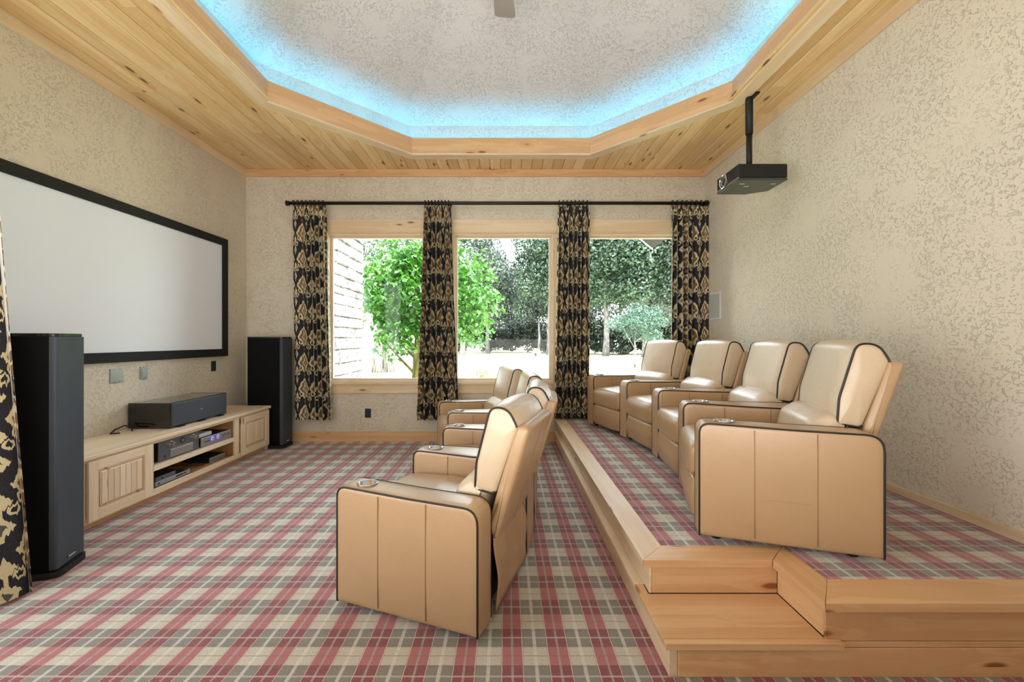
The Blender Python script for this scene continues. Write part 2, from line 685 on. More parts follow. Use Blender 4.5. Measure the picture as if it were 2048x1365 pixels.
def inset_poly(poly, d):
    n = len(poly)
    c = sum(poly, Vector((0, 0))) / n
    area_ = sum(poly[i].x * poly[(i + 1) % n].y - poly[(i + 1) % n].x * poly[i].y for i in range(n))
    sgn = 1 if area_ > 0 else -1
    out = []
    for i in range(n):
        t_ = poly[(i + 1) % n] - poly[i - 1]
        if t_.length < 1e-9: t_ = Vector((1, 0))
        t_.normalize()
        nrm = Vector((-t_.y, t_.x)) * sgn
        out.append(poly[i] + nrm * d)
    return out


def slab(poly, W, edge=0.01, puff=0.0, capb=0.0, wfun=None, mid=5, yoff=0.0):
    """extrude an x/z outline along y with softened edges, puffed middle and bulged end caps"""
    rings = []
    h_ = W / 2
    rings.append((-h_, edge))
    rings.append((-h_ + edge * 0.35, edge * 0.3))
    rings.append((-h_ + edge, 0))
    for k in range(1, mid):
        t_ = k / mid
        rings.append((-h_ + edge + (W - 2 * edge) * t_, -puff * math.sin(math.pi * t_) ** 0.6))
    rings.append((h_ - edge, 0))
    rings.append((h_ - edge * 0.35, edge * 0.3))
    rings.append((h_, edge))
    n = len(poly)
    vv, ff = [], []
    for (y, ins) in rings:
        pp = inset_poly(poly, ins)
        for p in pp:
            yy = y * (wfun(p.x) if wfun else 1.0)
            vv.append((p.x, yy + yoff, p.y))
    for i in range(len(rings) - 1):
        for k in range(n):
            k2 = (k + 1) % n
            ff.append((i * n + k, (i + 1) * n + k, (i + 1) * n + k2, i * n + k2))
    for side, base in ((-1, 0), (1, (len(rings) - 1) * n)):
        ring0 = [base + k for k in range(n)]
        prev = ring0
        c = sum(poly, Vector((0, 0))) / n
        pin = inset_poly(poly, edge)
        if capb:
            for s_, b_ in ((0.94, 0.16), (0.85, 0.36), (0.70, 0.62), (0.5, 0.84), (0.25, 0.96)):
                cur = []
                for p in pin:
                    q = c + (p - c) * s_
                    yy = side * h_ * (wfun(q.x) if wfun else 1.0) + side * capb * b_
                    cur.append(len(vv)); vv.append((q.x, yy + yoff, q.y))
                for k in range(n):
                    k2 = (k + 1) % n
                    f = (prev[k], prev[k2], cur[k2], cur[k])
                    ff.append(f if side < 0 else tuple(reversed(f)))
                prev = cur
        f = tuple(prev)
        ff.append(f if side < 0 else tuple(reversed(f)))
    return vv, ff


def fixn(o):
    bm = bmesh.new(); bm.from_mesh(o.data)
    bmesh.ops.recalc_face_normals(bm, faces=list(bm.faces))
    bm.to_mesh(o.data); bm.free()
    return o


# ------------------------------------------------------------------ room shell
XL, XR, YB, ZC = -3.33, 2.545, 5.312, 3.49
YF = -1.5
TH = 0.16
tag(box('floor', (XL - TH, XR + TH, YF - TH, YB + TH, -0.12, 0.0), M['carpet']), kind='structure',
    label='red, grey and cream plaid carpet floor')
tag(box('wall_left', (XL - TH, XL, YF, YB, 0, ZC + 0.1), M['wall']), kind='structure', label='cream textured stucco wall behind the projection screen')
tag(box('wall_right', (XR, XR + TH, YF, YB, 0, ZC + 0.1), M['wall']), kind='structure', label='cream textured stucco wall behind the raised seats')
tag(box('wall_rear', (XL - TH, XR + TH, YF - TH, YF, 0, ZC + 0.1), M['wall']), kind='structure')

# back wall with three window openings
PX = lambda px, y=YB: (px - 1012) / F * y
WZ0, WZ1 = 0.752, 2.672
wins = [(PX(653), PX(852)), (PX(905), PX(1108)), (PX(1163), PX(1362))]
b = MB()
b.box(XL - TH, XR + TH, YB, YB + TH, 0, WZ0)
b.box(XL - TH, XR + TH, YB, YB + TH, WZ1, ZC + 0.1)
xs = [XL - TH] + [c for w in wins for c in w] + [XR + TH]
for i in range(0, len(xs), 2):
    b.box(xs[i], xs[i + 1], YB, YB + TH, WZ0, WZ1)
tag(b.build('wall_back', M['wall']), kind='structure', label='cream textured stucco wall with three tall windows')

# windows
for i, (x0, x1) in enumerate(wins):
    w = empty('window_%d' % (i + 1), ((x0 + x1) / 2, YB + 0.08, WZ0), kind='structure',
              label=['left window looking onto the stone wall and leafy tree',
                     'middle window looking onto the lawn and small red-roofed shed',
                     'right window looking onto the wooded edge and roof eave'][i])
    jw = 0.03
    for (nm, bb, al) in (('jamb', (x0, x0 + jw, YB - 0.005, YB + TH, WZ0, WZ1), 'Z'), ('jamb', (x1 - jw, x1, YB - 0.005, YB + TH, WZ0, WZ1), 'Z'),
                         ('head_jamb', (x0 + jw, x1 - jw, YB - 0.005, YB + TH, WZ1 - jw, WZ1), 'X'), ('sill', (x0 + jw, x1 - jw, YB - 0.005, YB + TH, WZ0, WZ0 + 0.02), 'X')):
        plate(nm, bb, M['trimwood'], al, w)
    s0, s1, z0, z1 = x0 + jw, x1 - jw, WZ0 + 0.02, WZ1 - jw
    sw = 0.028
    f = MB()
    f.box(s0, s0 + sw, YB + 0.06, YB + 0.10, z0, z1).box(s1 - sw, s1, YB + 0.06, YB + 0.10, z0, z1)
    f.box(s0 + sw, s1 - sw, YB + 0.06, YB + 0.10, z1 - sw, z1).box(s0 + sw, s1 - sw, YB + 0.06, YB + 0.10, z0, z0 + sw)
    f.build('sash', M['sash'], w)
    box('pane', (s0 + sw, s1 - sw, YB + 0.078, YB + 0.082, z0 + sw, z1 - sw), M['glass'], w)

cw = M['trimwood']
e = empty('trim_1', (0, YB - 0.01, WZ1), kind='structure', label='pale wooden casing boards around the windows')
hx0, hx1 = PX(640), PX(1376)
plate('casing_board', (hx0, PX(905), YB - 0.022, YB, WZ1 + 0.005, WZ1 + 0.165), cw, 'X', e)
plate('casing_board', (PX(905) + 0.002, hx1, YB - 0.022, YB, WZ1 + 0.005, WZ1 + 0.165), cw, 'X', e)
plate('head_bead', (hx0, hx1, YB - 0.030, YB, WZ1 - 0.012, WZ1 + 0.005), cw, 'X', e)
for (a, c) in ((hx0, wins[0][0]), (wins[0][1], wins[1][0]), (wins[1][1], wins[2][0]), (wins[2][1], hx1)):
    plate('side_casing', (a + 0.001, c - 0.001, YB - 0.020, YB, WZ0, WZ1 - 0.013), cw, 'Z', e)
plate('stool', (hx0 - 0.02, hx1 + 0.02, YB - 0.045, YB, WZ0 - 0.022, WZ0), cw, 'X', e)
plate('apron', (hx0, hx1, YB - 0.022, YB, WZ0 - 0.135, WZ0 - 0.023), cw, 'X', e)

# baseboards
plate('baseboard_back', (XL, 0.65, YB - 0.018, YB, 0.0, 0.125), M['stepwood'], 'X').update_tag()
tag(bpy.data.objects['baseboard_back'], kind='structure')
tag(plate('baseboard_left', (XL, XL + 0.018, YF, YB - 0.02, 0.0, 0.12), M['stepwood'], 'Y'), kind='structure')

# crown boards
tag(plate('trim_2', (XL + 0.02, XR - 0.02, YB - 0.022, YB, ZC - 0.105, ZC - 0.012), M['stepwood'], 'X'), kind='structure', label='flat crown board above the window wall')
tag(plate('trim_3', (XL, XL + 0.022, 0.8, YB, ZC - 0.105, ZC - 0.012), M['trimwood'], 'Y'), kind='structure', label='flat crown board above the screen wall')
tag(plate('trim_4', (XR - 0.022, XR, 0.8, YB, ZC - 0.105, ZC - 0.012), M['trimwood'], 'Y'), kind='structure', label='flat crown board above the right wall')

# ------------------------------------------------------------------ ceiling with octagonal tray
OC = Vector((-0.055, 2.745))
AX, AY, CH = 2.108, 2.09, 1.04


def octo(o):
    ax, ay = AX + o, AY + o
    d = CH + AY + 1.41421 * o
    bx = d - ay                     # x of back-edge ends
    sy = d - ax                     # y of side-edge ends
    return [(-bx, ay), (bx, ay), (ax, sy), (ax, -sy), (bx, -ay), (-bx, -ay), (-ax, -sy), (-ax, sy)]


def octw(o): return [(OC.x + x, OC.y + y) for x, y in octo(o)]


ceil = empty('ceiling', (OC.x, OC.y, ZC), kind='structure', label='knotty pine plank ceiling with an octagonal vaulted tray')
# backing sheet above the planks, with the octagonal hole
o_ = octw(0.02)
b = MB()
zt = ZC + 0.012
outer = [(XL - TH, YF - TH), (XR + TH, YF - TH), (XR + TH, YB + TH), (XL - TH, YB + TH)]
vv = [(x, y, zt) for x, y in o_] + [(x, y, zt) for x, y in outer]
ff = [(0, 1, 10, 11), (1, 2, 10), (2, 3, 9, 10), (3, 4, 9), (4, 5, 8, 9), (5, 6, 8), (6, 7, 11, 8), (7, 0, 11)]
b.add(vv, ff)
b.build('ceiling_backing', M['cabin'], ceil)


def oct_y(x, o, top=True):
    """y on the octagon's far (top) or near side at world x, or None when outside"""
    lx = abs(x - OC.x)
    pts = octo(o)
    ax, ay = AX + o, AY + o
    if lx >= ax: return None
    bx = pts[1][0]; sy = pts[2][1]
    y = ay if lx <= bx else ay - (lx - bx) / (ax - bx) * (ay - sy)
    return OC.y + (y if top else -y)


npl = 45
wpl = (XR - XL) / npl
PY0 = 1.2
for i in range(npl):
    x0 = XL + i * wpl + 0.002
    x1 = XL + (i + 1) * wpl - 0.002
    a0, a1 = oct_y(x0, 0.04), oct_y(x1, 0.04)
    segs = []
    if a0 is None or a1 is None:
        lim = (PY0, PY0)
    else:
        lim = (a0, a1)
    y = max(lim)
    cuts = [y]
    nxt = max(lim) + random.uniform(0.5, 2.0)
    while nxt < YB - 0.5:
        cuts.append(nxt); nxt += random.uniform(1.3, 2.4)
    cuts.append(YB)
    for k in range(len(cuts) - 1):
        s = (lim if k == 0 else (cuts[k] + 0.001,) * 2)
        t0, t1 = cuts[k + 1] - 0.001, cuts[k + 1] - 0.001
        cx, cy = (x0 + x1) / 2, (min(s) + t0) / 2
        dz = random.uniform(-0.0015, 0.0015)
        zb, ztop = ZC - 0.012 + dz, ZC + 0.008
        bv = 0.009
        loc = [(s[0], x0), (s[1], x1), (t1, x1), (t0, x0)]
        # local frame: X along world Y, Y along -world X
        L = lambda wy, wx, z: (wy - cy, -(wx - cx), z - ZC)
        vv = [L(s[0], x0, ztop), L(s[1], x1, ztop), L(t1, x1, ztop), L(t0, x0, ztop),
              L(s[0], x0, zb + 0.004), L(s[1], x1, zb + 0.004), L(t1, x1, zb + 0.004), L(t0, x0, zb + 0.004),
              L(s[0], x0 + bv, zb), L(s[1], x1 - bv, zb), L(t1, x1 - bv, zb), L(t0, x0 + bv, zb)]
        ff = [(0, 1, 2, 3), (8, 11, 10, 9), (4, 8, 9, 5), (5, 9, 10, 6), (6, 10, 11, 7), (7, 11, 8, 4),
              (0, 4, 5, 1), (1, 5, 6, 2), (2, 6, 7, 3), (3, 7, 4, 0)]
        me = mesh('plank', vv, ff)
        o = fixn(link('plank', me, M['plank'], ceil))
        o.matrix_basis = Matrix.Translation((cx, cy, ZC)) @ Matrix.Rotation(R(90), 4, 'Z')


def ring_boards(name, oin, oout, z0, z1, m, parent, idx=range(8)):
    a, c = octw(oin), octw(oout)
    for i in idx:
        j = (i + 1) % 8
        p = [Vector(a[i]), Vector(a[j]), Vector(c[j]), Vector(c[i])]
        mid = sum(p, Vector((0, 0))) / 4
        d = (p[1] - p[0]).normalized()
        ang = math.atan2(d.y, d.x)
        rot = Matrix.Rotation(-ang, 2)
        q = [rot @ (v - mid) for v in p]
        zc = (z0 + z1) / 2
        vv = [(v.x, v.y, z0 - zc) for v in q] + [(v.x, v.y, z1 - zc) for v in q]
        o = fixn(link(name, mesh(name, vv, BF), m, parent))
        o.matrix_basis = Matrix.Translation((mid.x, mid.y, zc)) @ Matrix.Rotation(ang, 4, 'Z')


tr = empty('trim_5', (OC.x, OC.y, ZC), kind='structure', label='pale wooden boards framing the octagonal ceiling tray')
ring_boards('casing_board', 0.0, 0.115, ZC - 0.034, ZC - 0.014, M['trimwood'], tr)
ring_boards('fascia_board', 0.0, 0.022, ZC - 0.013, ZC + 0.165, M['stepwood'], tr)
# cove shelf, recessed wall, vault
SH = 0.15
ZV = 3.87
ZA = 4.98
zs = ZC + 0.06
a, c = octw(0.022), octw(SH)
for i in range(8):
    j = (i + 1) % 8
    link('cove_shelf', mesh('cove_shelf', [(*a[i], zs), (*a[j], zs), (*c[j], zs), (*c[i], zs)], [(0, 1, 2, 3)]), M['vault'], ceil)
    link('cove_wall', mesh('cove_wall', [(*c[i], zs), (*c[j], zs), (*c[j], ZV), (*c[i], ZV)], [(0, 1, 2, 3)]), M['vault'], ceil)
    link('vault_panel', mesh('vault_panel', [(*c[i], ZV), (*c[j], ZV), (OC.x, OC.y, ZA)], [(0, 1, 2)]), M['vault'], ceil)
    m0, m1 = octw(0.06)[i], octw(0.06)[j]
    MB().tube([(m0[0], m0[1], zs + 0.012), (m1[0], m1[1], zs + 0.012)], 0.008, 6).build('led_strip', M['led'], ceil)
    mid = ((m0[0] + m1[0]) / 2, (m0[1] + m1[1]) / 2)
    L_ = math.hypot(m1[0] - m0[0], m1[1] - m0[1])
    d = bpy.data.lights.new('cove_light', 'AREA')
    d.shape = 'RECTANGLE'; d.size = L_ * 0.98; d.size_y = 0.03
    d.energy = 4.5 * L_ / 2.08
    d.color = (0.07, 0.62, 1.0)
    lo = bpy.data.objects.new('cove_light', d)
    COL.objects.link(lo)
    lo.location = (mid[0], mid[1], zs + 0.03)
    outx, outy = mid[0] - OC.x, mid[1] - OC.y
    nn = math.hypot(outx, outy)
    ang = math.atan2(m1[1] - m0[1], m1[0] - m0[0])
    # emit upward (light -Z axis up), long side along the edge
    lo.matrix_world = Matrix.Translation(lo.location) @ Matrix.Rotation(ang, 4, 'Z') @ Matrix.Rotation(R(180), 4, 'X')

# ------------------------------------------------------------------ ceiling fan (only one blade tip reaches into view)
fan = empty('ceiling_fan', (OC.x, OC.y, 4.02), label='ceiling fan hanging from the vault, one pale blade tip in view', cat='ceiling fan')
MB().tube([(OC.x, OC.y, ZA - 0.03), (OC.x, OC.y, 4.08)], 0.014, 12).build('downrod', M['bronze'], fan, smooth=True)
MB().lathe([(0.02, 0.0), (0.07, -0.01), (0.075, -0.06), (0.03, -0.10)], (OC.x, OC.y, ZA - 0.02)).build('canopy', M['bronze'], fan, smooth=True)
MB().lathe([(0.03, 0.1), (0.09, 0.09), (0.12, 0.04), (0.12, -0.03), (0.08, -0.07), (0.05, -0.08)], (OC.x, OC.y, 4.0)).build('motor', M['bronze'], fan, smooth=True)
MB().lathe([(0.05, -0.08), (0.10, -0.10), (0.11, -0.15), (0.07, -0.20), (0.01, -0.215)], (OC.x, OC.y, 4.0)).build('lamp_bowl', M['warmglass'], fan, smooth=True)
for k in range(5):
    a_ = R(86 + 72 * k)
    ca, sa = math.cos(a_), math.sin(a_)
    poly = round_poly([(0.20, -0.06, 0.02), (0.70, -0.088, 0.035), (0.70, 0.088, 0.035), (0.20, 0.06, 0.02)], 4)
    n = len(poly)
    tl = 0.14
    vv = []
    for zz in (0.0, 0.008):
        for p in poly:
            x, y = p.x, p.y
            vv.append((OC.x + x * ca - y * sa, OC.y + x * sa + y * ca, 3.975 + zz + y * tl))
    ff = [tuple(reversed(range(n))), tuple(range(n, 2 * n))] + [(i, (i + 1) % n, n + (i + 1) % n, n + i) for i in range(n)]
    bl = MB().add(vv, ff).build('blade', M['fanblade'], fan)
    MB().tube([(OC.x + 0.10 * ca, OC.y + 0.10 * sa, 3.975), (OC.x + 0.24 * ca, OC.y + 0.24 * sa, 3.972)], 0.012, 8).build('blade_arm', M['bronze'], bl)

# ------------------------------------------------------------------ seating platform with step
ZP = 0.298
pf = empty('seating_platform', (1.6, 3.4, 0), label='raised carpeted seating platform with honey wood edging and one corner step', cat='platform')
sw_, tw_ = M['stepwood'], M['trimwood']
EX = 0.65            # left riser plane
NX = 1.232           # notch side
YN, YS = 1.885, 1.60
b = MB()
b.box(EX + 0.01, XR - 0.003, YN + 0.012, YB - 0.003, 0.0, ZP - 0.012)
b.box(NX + 0.012, XR - 0.003, YS + 0.012, YN + 0.012, 0.0, ZP - 0.012)
b.build('platform_base', M['black'], pf)
b = MB()
b.box(0.752, XR - 0.002, 2.012, YB - 0.002, ZP - 0.012, ZP)
b.box(1.34, XR - 0.002, 1.73, 2.012, ZP - 0.012, ZP)
b.build('platform_carpet', M['carpet'], pf)
# top edging, mitred look with separate boards
plate('edge_board', (0.620, 0.751, 2.012, YB - 0.002, ZP - 0.030, ZP + 0.002), tw_, 'Y', pf)


def quad_board(name, q, z0, z1, ang, m, parent):
    """q: four world (x, y); grain along ang"""
    mid = Vector((sum(p[0] for p in q) / 4, sum(p[1] for p in q) / 4))
    rot = Matrix.Rotation(-ang, 2)
    qq = [rot @ (Vector(p) - mid) for p in q]
    zc = (z0 + z1) / 2
    vv = [(v.x, v.y, z0 - zc) for v in qq] + [(v.x, v.y, z1 - zc) for v in qq]
    o = fixn(link(name, mesh(name, vv, BF), m, parent))
    o.matrix_basis = Matrix.Translation((mid.x, mid.y, zc)) @ Matrix.Rotation(ang, 4, 'Z')
    return o


bpy.data.objects.remove(bpy.data.objects['edge_board'])
zt0, zt1 = ZP - 0.030, ZP + 0.003
quad_board('edge_board', [(0.620, 1.881), (0.751, 2.010), (0.751, YB - 0.002), (0.620, YB - 0.002)], zt0, zt1, R(90), tw_, pf)
quad_board('edge_board', [(0.6215, 1.880), (1.206, 1.880), (1.337, 2.010), (0.7525, 2.010)], zt0, zt1, 0, sw_, pf)
quad_board('edge_board', [(1.208, 1.571), (1.338, 1.730), (1.338, 2.008), (1.208, 1.878)], zt0, zt1, R(90), sw_, pf)
quad_board('edge_board', [(1.2095, 1.570), (2.1, 1.570), (2.1, 1.729), (1.339, 1.729)], zt0, zt1, 0, sw_, pf)
quad_board('edge_board', [(2.102, 1.570), (XR - 0.002, 1.570), (XR - 0.002, 1.729), (2.102, 1.729)], zt0, zt1, 0, sw_, pf)
# risers
plate('riser_board', (EX, EX + 0.012, YN, 3.6, 0.148, zt0), tw_, 'Y', pf)
plate('riser_board', (EX, EX + 0.012, 3.602, YB - 0.002, 0.148, zt0), tw_, 'Y', pf)
plate('riser_board', (0.628, EX + 0.012, YS, 3.4, 0.0, 0.126), tw_, 'Y', pf)
plate('riser_board', (0.628, EX + 0.012, 3.402, YB - 0.02, 0.0, 0.126), tw_, 'Y', pf)
plate('ledge_strip', (0.606, EX + 0.01, 1.96, YB - 0.05, 0.127, 0.147), tw_, 'Y', pf)
plate('riser_board', (EX + 0.013, NX, YN, YN + 0.012, 0.148, zt0), sw_, 'X', pf)
plate('riser_board', (NX, NX + 0.012, YS + 0.013, YN, 0.148, zt0), sw_, 'Y', pf)
plate('riser_board', (NX, XR - 0.002, YS, YS + 0.012, 0.137, zt0), sw_, 'X', pf)
plate('riser_board', (EX + 0.013, XR - 0.002, YS - 0.004, YS + 0.012, 0.0, 0.112), sw_, 'X', pf)
plate('riser_board', (1.29, XR - 0.002, YS - 0.002, YS + 0.012, 0.1135, 0.1355), sw_, 'X', pf)
# step tread: two boards side by side and a nosing that runs past the notch
plate('step_tread', (0.606, 1.231, 1.665, 1.884, 0.120, 0.147), sw_, 'X', pf)
plate('step_tread', (0.606, 1.231, 1.602, 1.664, 0.120, 0.147), sw_, 'X', pf)
plate('step_nosing', (0.606, 1.285, 1.573, 1.600, 0.120, 0.147), sw_, 'X', pf)
plate('step_nosing', (0.606, 0.648, 1.8855, 1.958, 0.127, 0.147), sw_, 'Y', pf)
tag(plate('baseboard_right', (XR - 0.016, XR, 1.0, YB - 0.02, ZP + 0.001, ZP + 0.055), M['trimwood'], 'Y'), kind='structure')
tag(plate('trim_6', (0.76, XR - 0.02, YB - 0.018, YB, ZP + 0.001, ZP + 0.10), M['trimwood'], 'X'), kind='structure', label='baseboard behind the platform at the window wall')

# ------------------------------------------------------------------ theatre recliners
RR = 3.30            # radius of the arc on which the arm fronts stand
STEP = R(12.0)
ARM_L = 0.755
arm_poly = round_poly([(0.0, 0.03, 0.008), (0.0, 0.592, 0.055), (0.40, 0.582, 0.0), (ARM_L, 0.580, 0.075), (ARM_L, 0.03, 0.008)], 6)
WFR = 0.148
wf_end = lambda x: 1.0
wf_mid = lambda x: 1.0 + 2 * max(0, x) * math.tan(R(6.0)) * 0.88 / WFR


def copy_tree(o, parent=None):
    c = o.copy()
    COL.objects.link(c)
    c.parent = parent
    for ch in o.children: copy_tree(ch, c)
    return c


def place_arm(arm, a, lat=0.0):
    arm.location = (-RR + RR * math.cos(a) if not lat else 0.0, RR * math.sin(a) if not lat else lat, 0)
    arm.rotation_euler = (0, 0, a)


def make_arm(parent, a, wf, lat=0.0):
    """arm rest in the seat's frame, turned by a about the arc's centre"""
    vv, ff = slab(arm_poly, WFR, edge=0.010, puff=0.002, capb=0.004, wfun=wf, mid=4)
    arm = MB().add(vv, ff).build('armrest', M['leather'], parent, smooth=True, wc=False)
    fixn(arm)
    # real hole for the cup holder
    cut = MB().lathe([(0.043, -0.10), (0.043, 0.08)], (0.125, 0, 0.585), n=28).build('cut', None)
    fixn(cut)
    md = arm.modifiers.new('b', 'BOOLEAN'); md.operation = 'DIFFERENCE'; md.object = cut; md.solver = 'EXACT'
    dg = bpy.context.evaluated_depsgraph_get()
    me = bpy.data.meshes.new_from_object(arm.evaluated_get(dg))
    arm.modifiers.clear()
    me.name = 'armrest'
    arm.data = me
    bpy.data.objects.remove(cut)
    try:
        me.set_sharp_from_angle(angle=R(50))
    except Exception:
        pass
    place_arm(arm, a, lat)
    # steel cup
    MB().lathe([(0.041, -0.075), (0.041, 0.012), (0.049, 0.014), (0.050, 0.009), (0.0425, 0.008), (0.0425, -0.078), (0.02, -0.078)][::-1] , (0.125, 0, 0.584), n=28).build('cup_holder', M['chrome'], arm, smooth=True, wc=False)
    for s in (-1, 1):
        off = inset_poly(arm_poly, 0.004)
        # skip the bottom edge
        pts = [(p.x, s * (WFR / 2 * wf(p.x) - 0.002), p.y) for p in off[6:]]
        pts = [(off[0].x, s * WFR / 2, 0.031)] + [(p.x, s * (WFR / 2 * wf(p.x) - 0.001), p.y) for p in off]
        MB().tube(pts, 0.0048, 6).build('piping', M['piping'], arm, smooth=True, wc=False)
        for u in (0.245, 0.50):
            yy = s * (WFR / 2 * wf(u) + 0.0035)
            MB().box(u - 0.0009, u + 0.0009, yy - 0.0025, yy + 0.0012, 0.05, 0.568).build('seam', M['seam'], arm, wc=False)
    for u in (0.09, 0.66):
        MB().lathe([(0.02, 0.0), (0.024, 0.004), (0.018, 0.032)], (u, 0, 0.0), n=14).build('foot', M['rubber'], arm, smooth=True, wc=False)
    return arm


def wr(me, fn):
    for v in me.vertices: v.co = fn(v.co)


def make_recliner():
    root = empty('recliner')
    SWID = 0.535
    # seat cushion
    poly = round_poly([(-0.025, 0.275, 0.03), (-0.03, 0.455, 0.075), (0.30, 0.470, 0.1), (0.62, 0.44, 0.03), (0.62, 0.28, 0.02)], 6)
    o = MB().add(*slab(poly, SWID - 0.006, edge=0.028, puff=0.012, mid=7)).build('seat', M['leather'], root, smooth=True, wc=False)
    fixn(o)
    # footrest panel
    poly = round_poly([(-0.012, 0.055, 0.025), (-0.028, 0.16, 0.08), (-0.012, 0.268, 0.025), (0.05, 0.268, 0.01), (0.05, 0.055, 0.01)], 6)
    o = MB().add(*slab(poly, SWID - 0.008, edge=0.022, puff=0.010, mid=7)).build('footrest', M['leather'], root, smooth=True, wc=False)
    fixn(o)
    MB().box(0.055, 0.70, -SWID / 2 + 0.02, SWID / 2 - 0.02, 0.045, 0.272).build('frame', M['black'], root, wc=False)
    # lumbar cushion
    poly = round_poly([(0.50, 0.45, 0.05), (0.535, 0.585, 0.05), (0.62, 0.645, 0.06), (0.70, 0.60, 0.02), (0.66, 0.44, 0.02)], 6)
    o = MB().add(*slab(poly, SWID - 0.01, edge=0.03, puff=0.014, mid=7)).build('lumbar_cushion', M['pillow'], root, smooth=True, wc=False)
    fixn(o)
    # back pillow
    poly = round_poly([(0.632, 0.590, 0.022), (0.640, 0.72, 0.20), (0.712, 0.990, 0.085), (0.805, 0.985, 0.095), (0.850, 0.900, 0.04), (0.735, 0.575, 0.03)], 7)
    PWD = 0.518
    o = MB().add(*slab(poly, PWD, edge=0.014, puff=0.016, capb=0.010, mid=9)).build('back_pillow', M['pillow'], root, smooth=True, wc=False)
    fixn(o)
    for s in (-1, 1):
        ip = inset_poly(poly, 0.004)
        # piping runs from the bottom rear, forward, up the front and over to the rear top
        pts = [(p.x, s * (PWD / 2 - 0.001), p.y) for p in ip]
        MB().tube(pts[42:48] + pts[0:37], 0.0050, 6).build('piping', M['piping'], o, smooth=True, wc=False)
    # shell behind the pillow
    poly = round_poly([(0.700, 0.42, 0.01), (0.742, 0.575, 0.0), (0.842, 0.902, 0.012), (0.908, 0.898, 0.03), (0.742, 0.350, 0.02)], 5)
    sh = MB().add(*slab(poly, 0.525, edge=0.014, puff=0.004, capb=0.003, mid=7)).build('back_shell', M['leather'], root, smooth=True, wc=False)
    fixn(sh)
    d = Vector((0.742 - 0.908, 0, 0.350 - 0.898))
    nrm = Vector((0.957, 0, -0.29))
    p0 = Vector((0.905, 0, 0.885)) + nrm * 0.004
    p1 = Vector((0.748, 0, 0.370)) + nrm * 0.004
    MB().tube([p0, (p0 + p1) / 2, p1], 0.0016, 5).build('seam', M['seam'], sh, wc=False)
    # hanging leather skirt below the shell, slack and creased
    nx, nz = 22, 14
    vv, ff = [], []
    for j in range(nz + 1):
        for i in range(nx + 1):
            s_, q_ = i / nx, j / nz
            y = (s_ - 0.5) * 0.53 * (0.93 + 0.07 * q_)
            z = 0.43 - q_ * 0.395
            x = 0.722 + 0.02 * q_ + 0.012 * math.sin(6.5 * s_ + 2.2 * q_) * math.sin(math.pi * q_) + 0.010 * math.sin(17 * s_ - 7 * q_) * q_ * (1 - q_) * 3
            vv.append((x, y, z))
    for j in range(nz):
        for i in range(nx):
            a_ = j * (nx + 1) + i
            ff.append((a_, a_ + 1, a_ + nx + 2, a_ + nx + 1))
    sk = MB().add(vv, ff).build('back_skirt', M['leather'], root, smooth=True, wc=False)
    md = sk.modifiers.new('t', 'SOLIDIFY'); md.thickness = 0.006; md.offset = -1
    return root


proto = make_recliner()
rows = [('front', (-3.812, 3.430), 0.0), ('back', (-2.052, 3.482), ZP)]
lab = {
    'front': ['tan leather recliner nearest the camera on the plaid floor, seen from behind',
              'second tan recliner from the camera in the floor-level row',
              'third tan recliner from the camera in the floor-level row',
              'floor-level tan recliner farthest from the camera, beside the window wall'],
    'back': ['tan leather recliner nearest the camera on the raised platform, side panel in full view',
             'second tan recliner from the camera on the raised platform',
             'third tan recliner from the camera on the raised platform',
             'platform recliner farthest from the camera, below the rightmost curtain and window'],
}
first = True
recs = []
for rname, (cx, cy), zz in rows:
    for k in range(4):
        th = (k - 1.5) * STEP
        if first: recs.append((proto, rname, cx, cy, zz, k, th)); first = False
        else: recs.append((None, rname, cx, cy, zz, k, th))
made = []
for (o, rname, cx, cy, zz, k, th) in recs:
    if o is None: o = copy_tree(proto)
    o.location = (cx + RR * math.cos(th), cy + RR * math.sin(th), zz)
    o.rotation_euler = (0, 0, th)
    tag(o, lab[rname][k], 'recliner', 'tan recliners in the ' + ('floor-level row' if rname == 'front' else 'platform row'))
    made.append((o, k))
LAT = 0.535 / 2 + WFR / 2 + 0.004
arm_end = make_arm(None, 0.0, wf_end, -LAT)        # straight outer arm, built at the origin
arm_mid = make_arm(None, -STEP / 2, wf_mid)        # wedge-shaped arm between two seats
for i_, (o, k) in enumerate(made):
    if k == 0:
        a_ = arm_end if i_ == 0 else copy_tree(arm_end)
        a_.parent = o
        if i_ == 0: a_.rotation_euler = (0, 0, R(-2.4)); a_.location.x = -0.02
        else: place_arm(a_, 0.0, -LAT)
    else:
        a_ = arm_mid if i_ == 1 else copy_tree(arm_mid)
        a_.parent = o
    if k == 3: place_arm(copy_tree(arm_end, o), 0.0, LAT)

# ------------------------------------------------------------------ projection screen
sc = empty('projection_screen', (XL + 0.02, 3.6, 1.11), label='wide white fixed projection screen in a black velvet frame on the left wall', cat='projection screen')
SY0, SY1, SZ0, SZ1 = 2.05, 4.917, 1.108, 2.485
fb = 0.085
fr = MB()
for bb in ((SY0, SY0 + fb, SZ0, SZ1), (SY1 - fb, SY1, SZ0, SZ1)):
    fr.box(XL + 0.005, XL + 0.04, *bb)
fr.build('frame_side', M['velvet'], sc, bevel=0.004)
MB().box(XL + 0.005, XL + 0.04, SY0 + fb, SY1 - fb, SZ1 - fb, SZ1).build('frame_top', M['velvet'], sc, bevel=0.004)
MB().box(XL + 0.005, XL + 0.04, SY0 + fb, SY1 - fb, SZ0, SZ0 + fb).build('frame_bottom', M['velvet'], sc, bevel=0.004)
box('screen_surface', (XL + 0.004, XL + 0.022, SY0 + fb - 0.005, SY1 - fb + 0.005, SZ0 + fb - 0.005, SZ1 - fb + 0.005), M['screen'], sc)

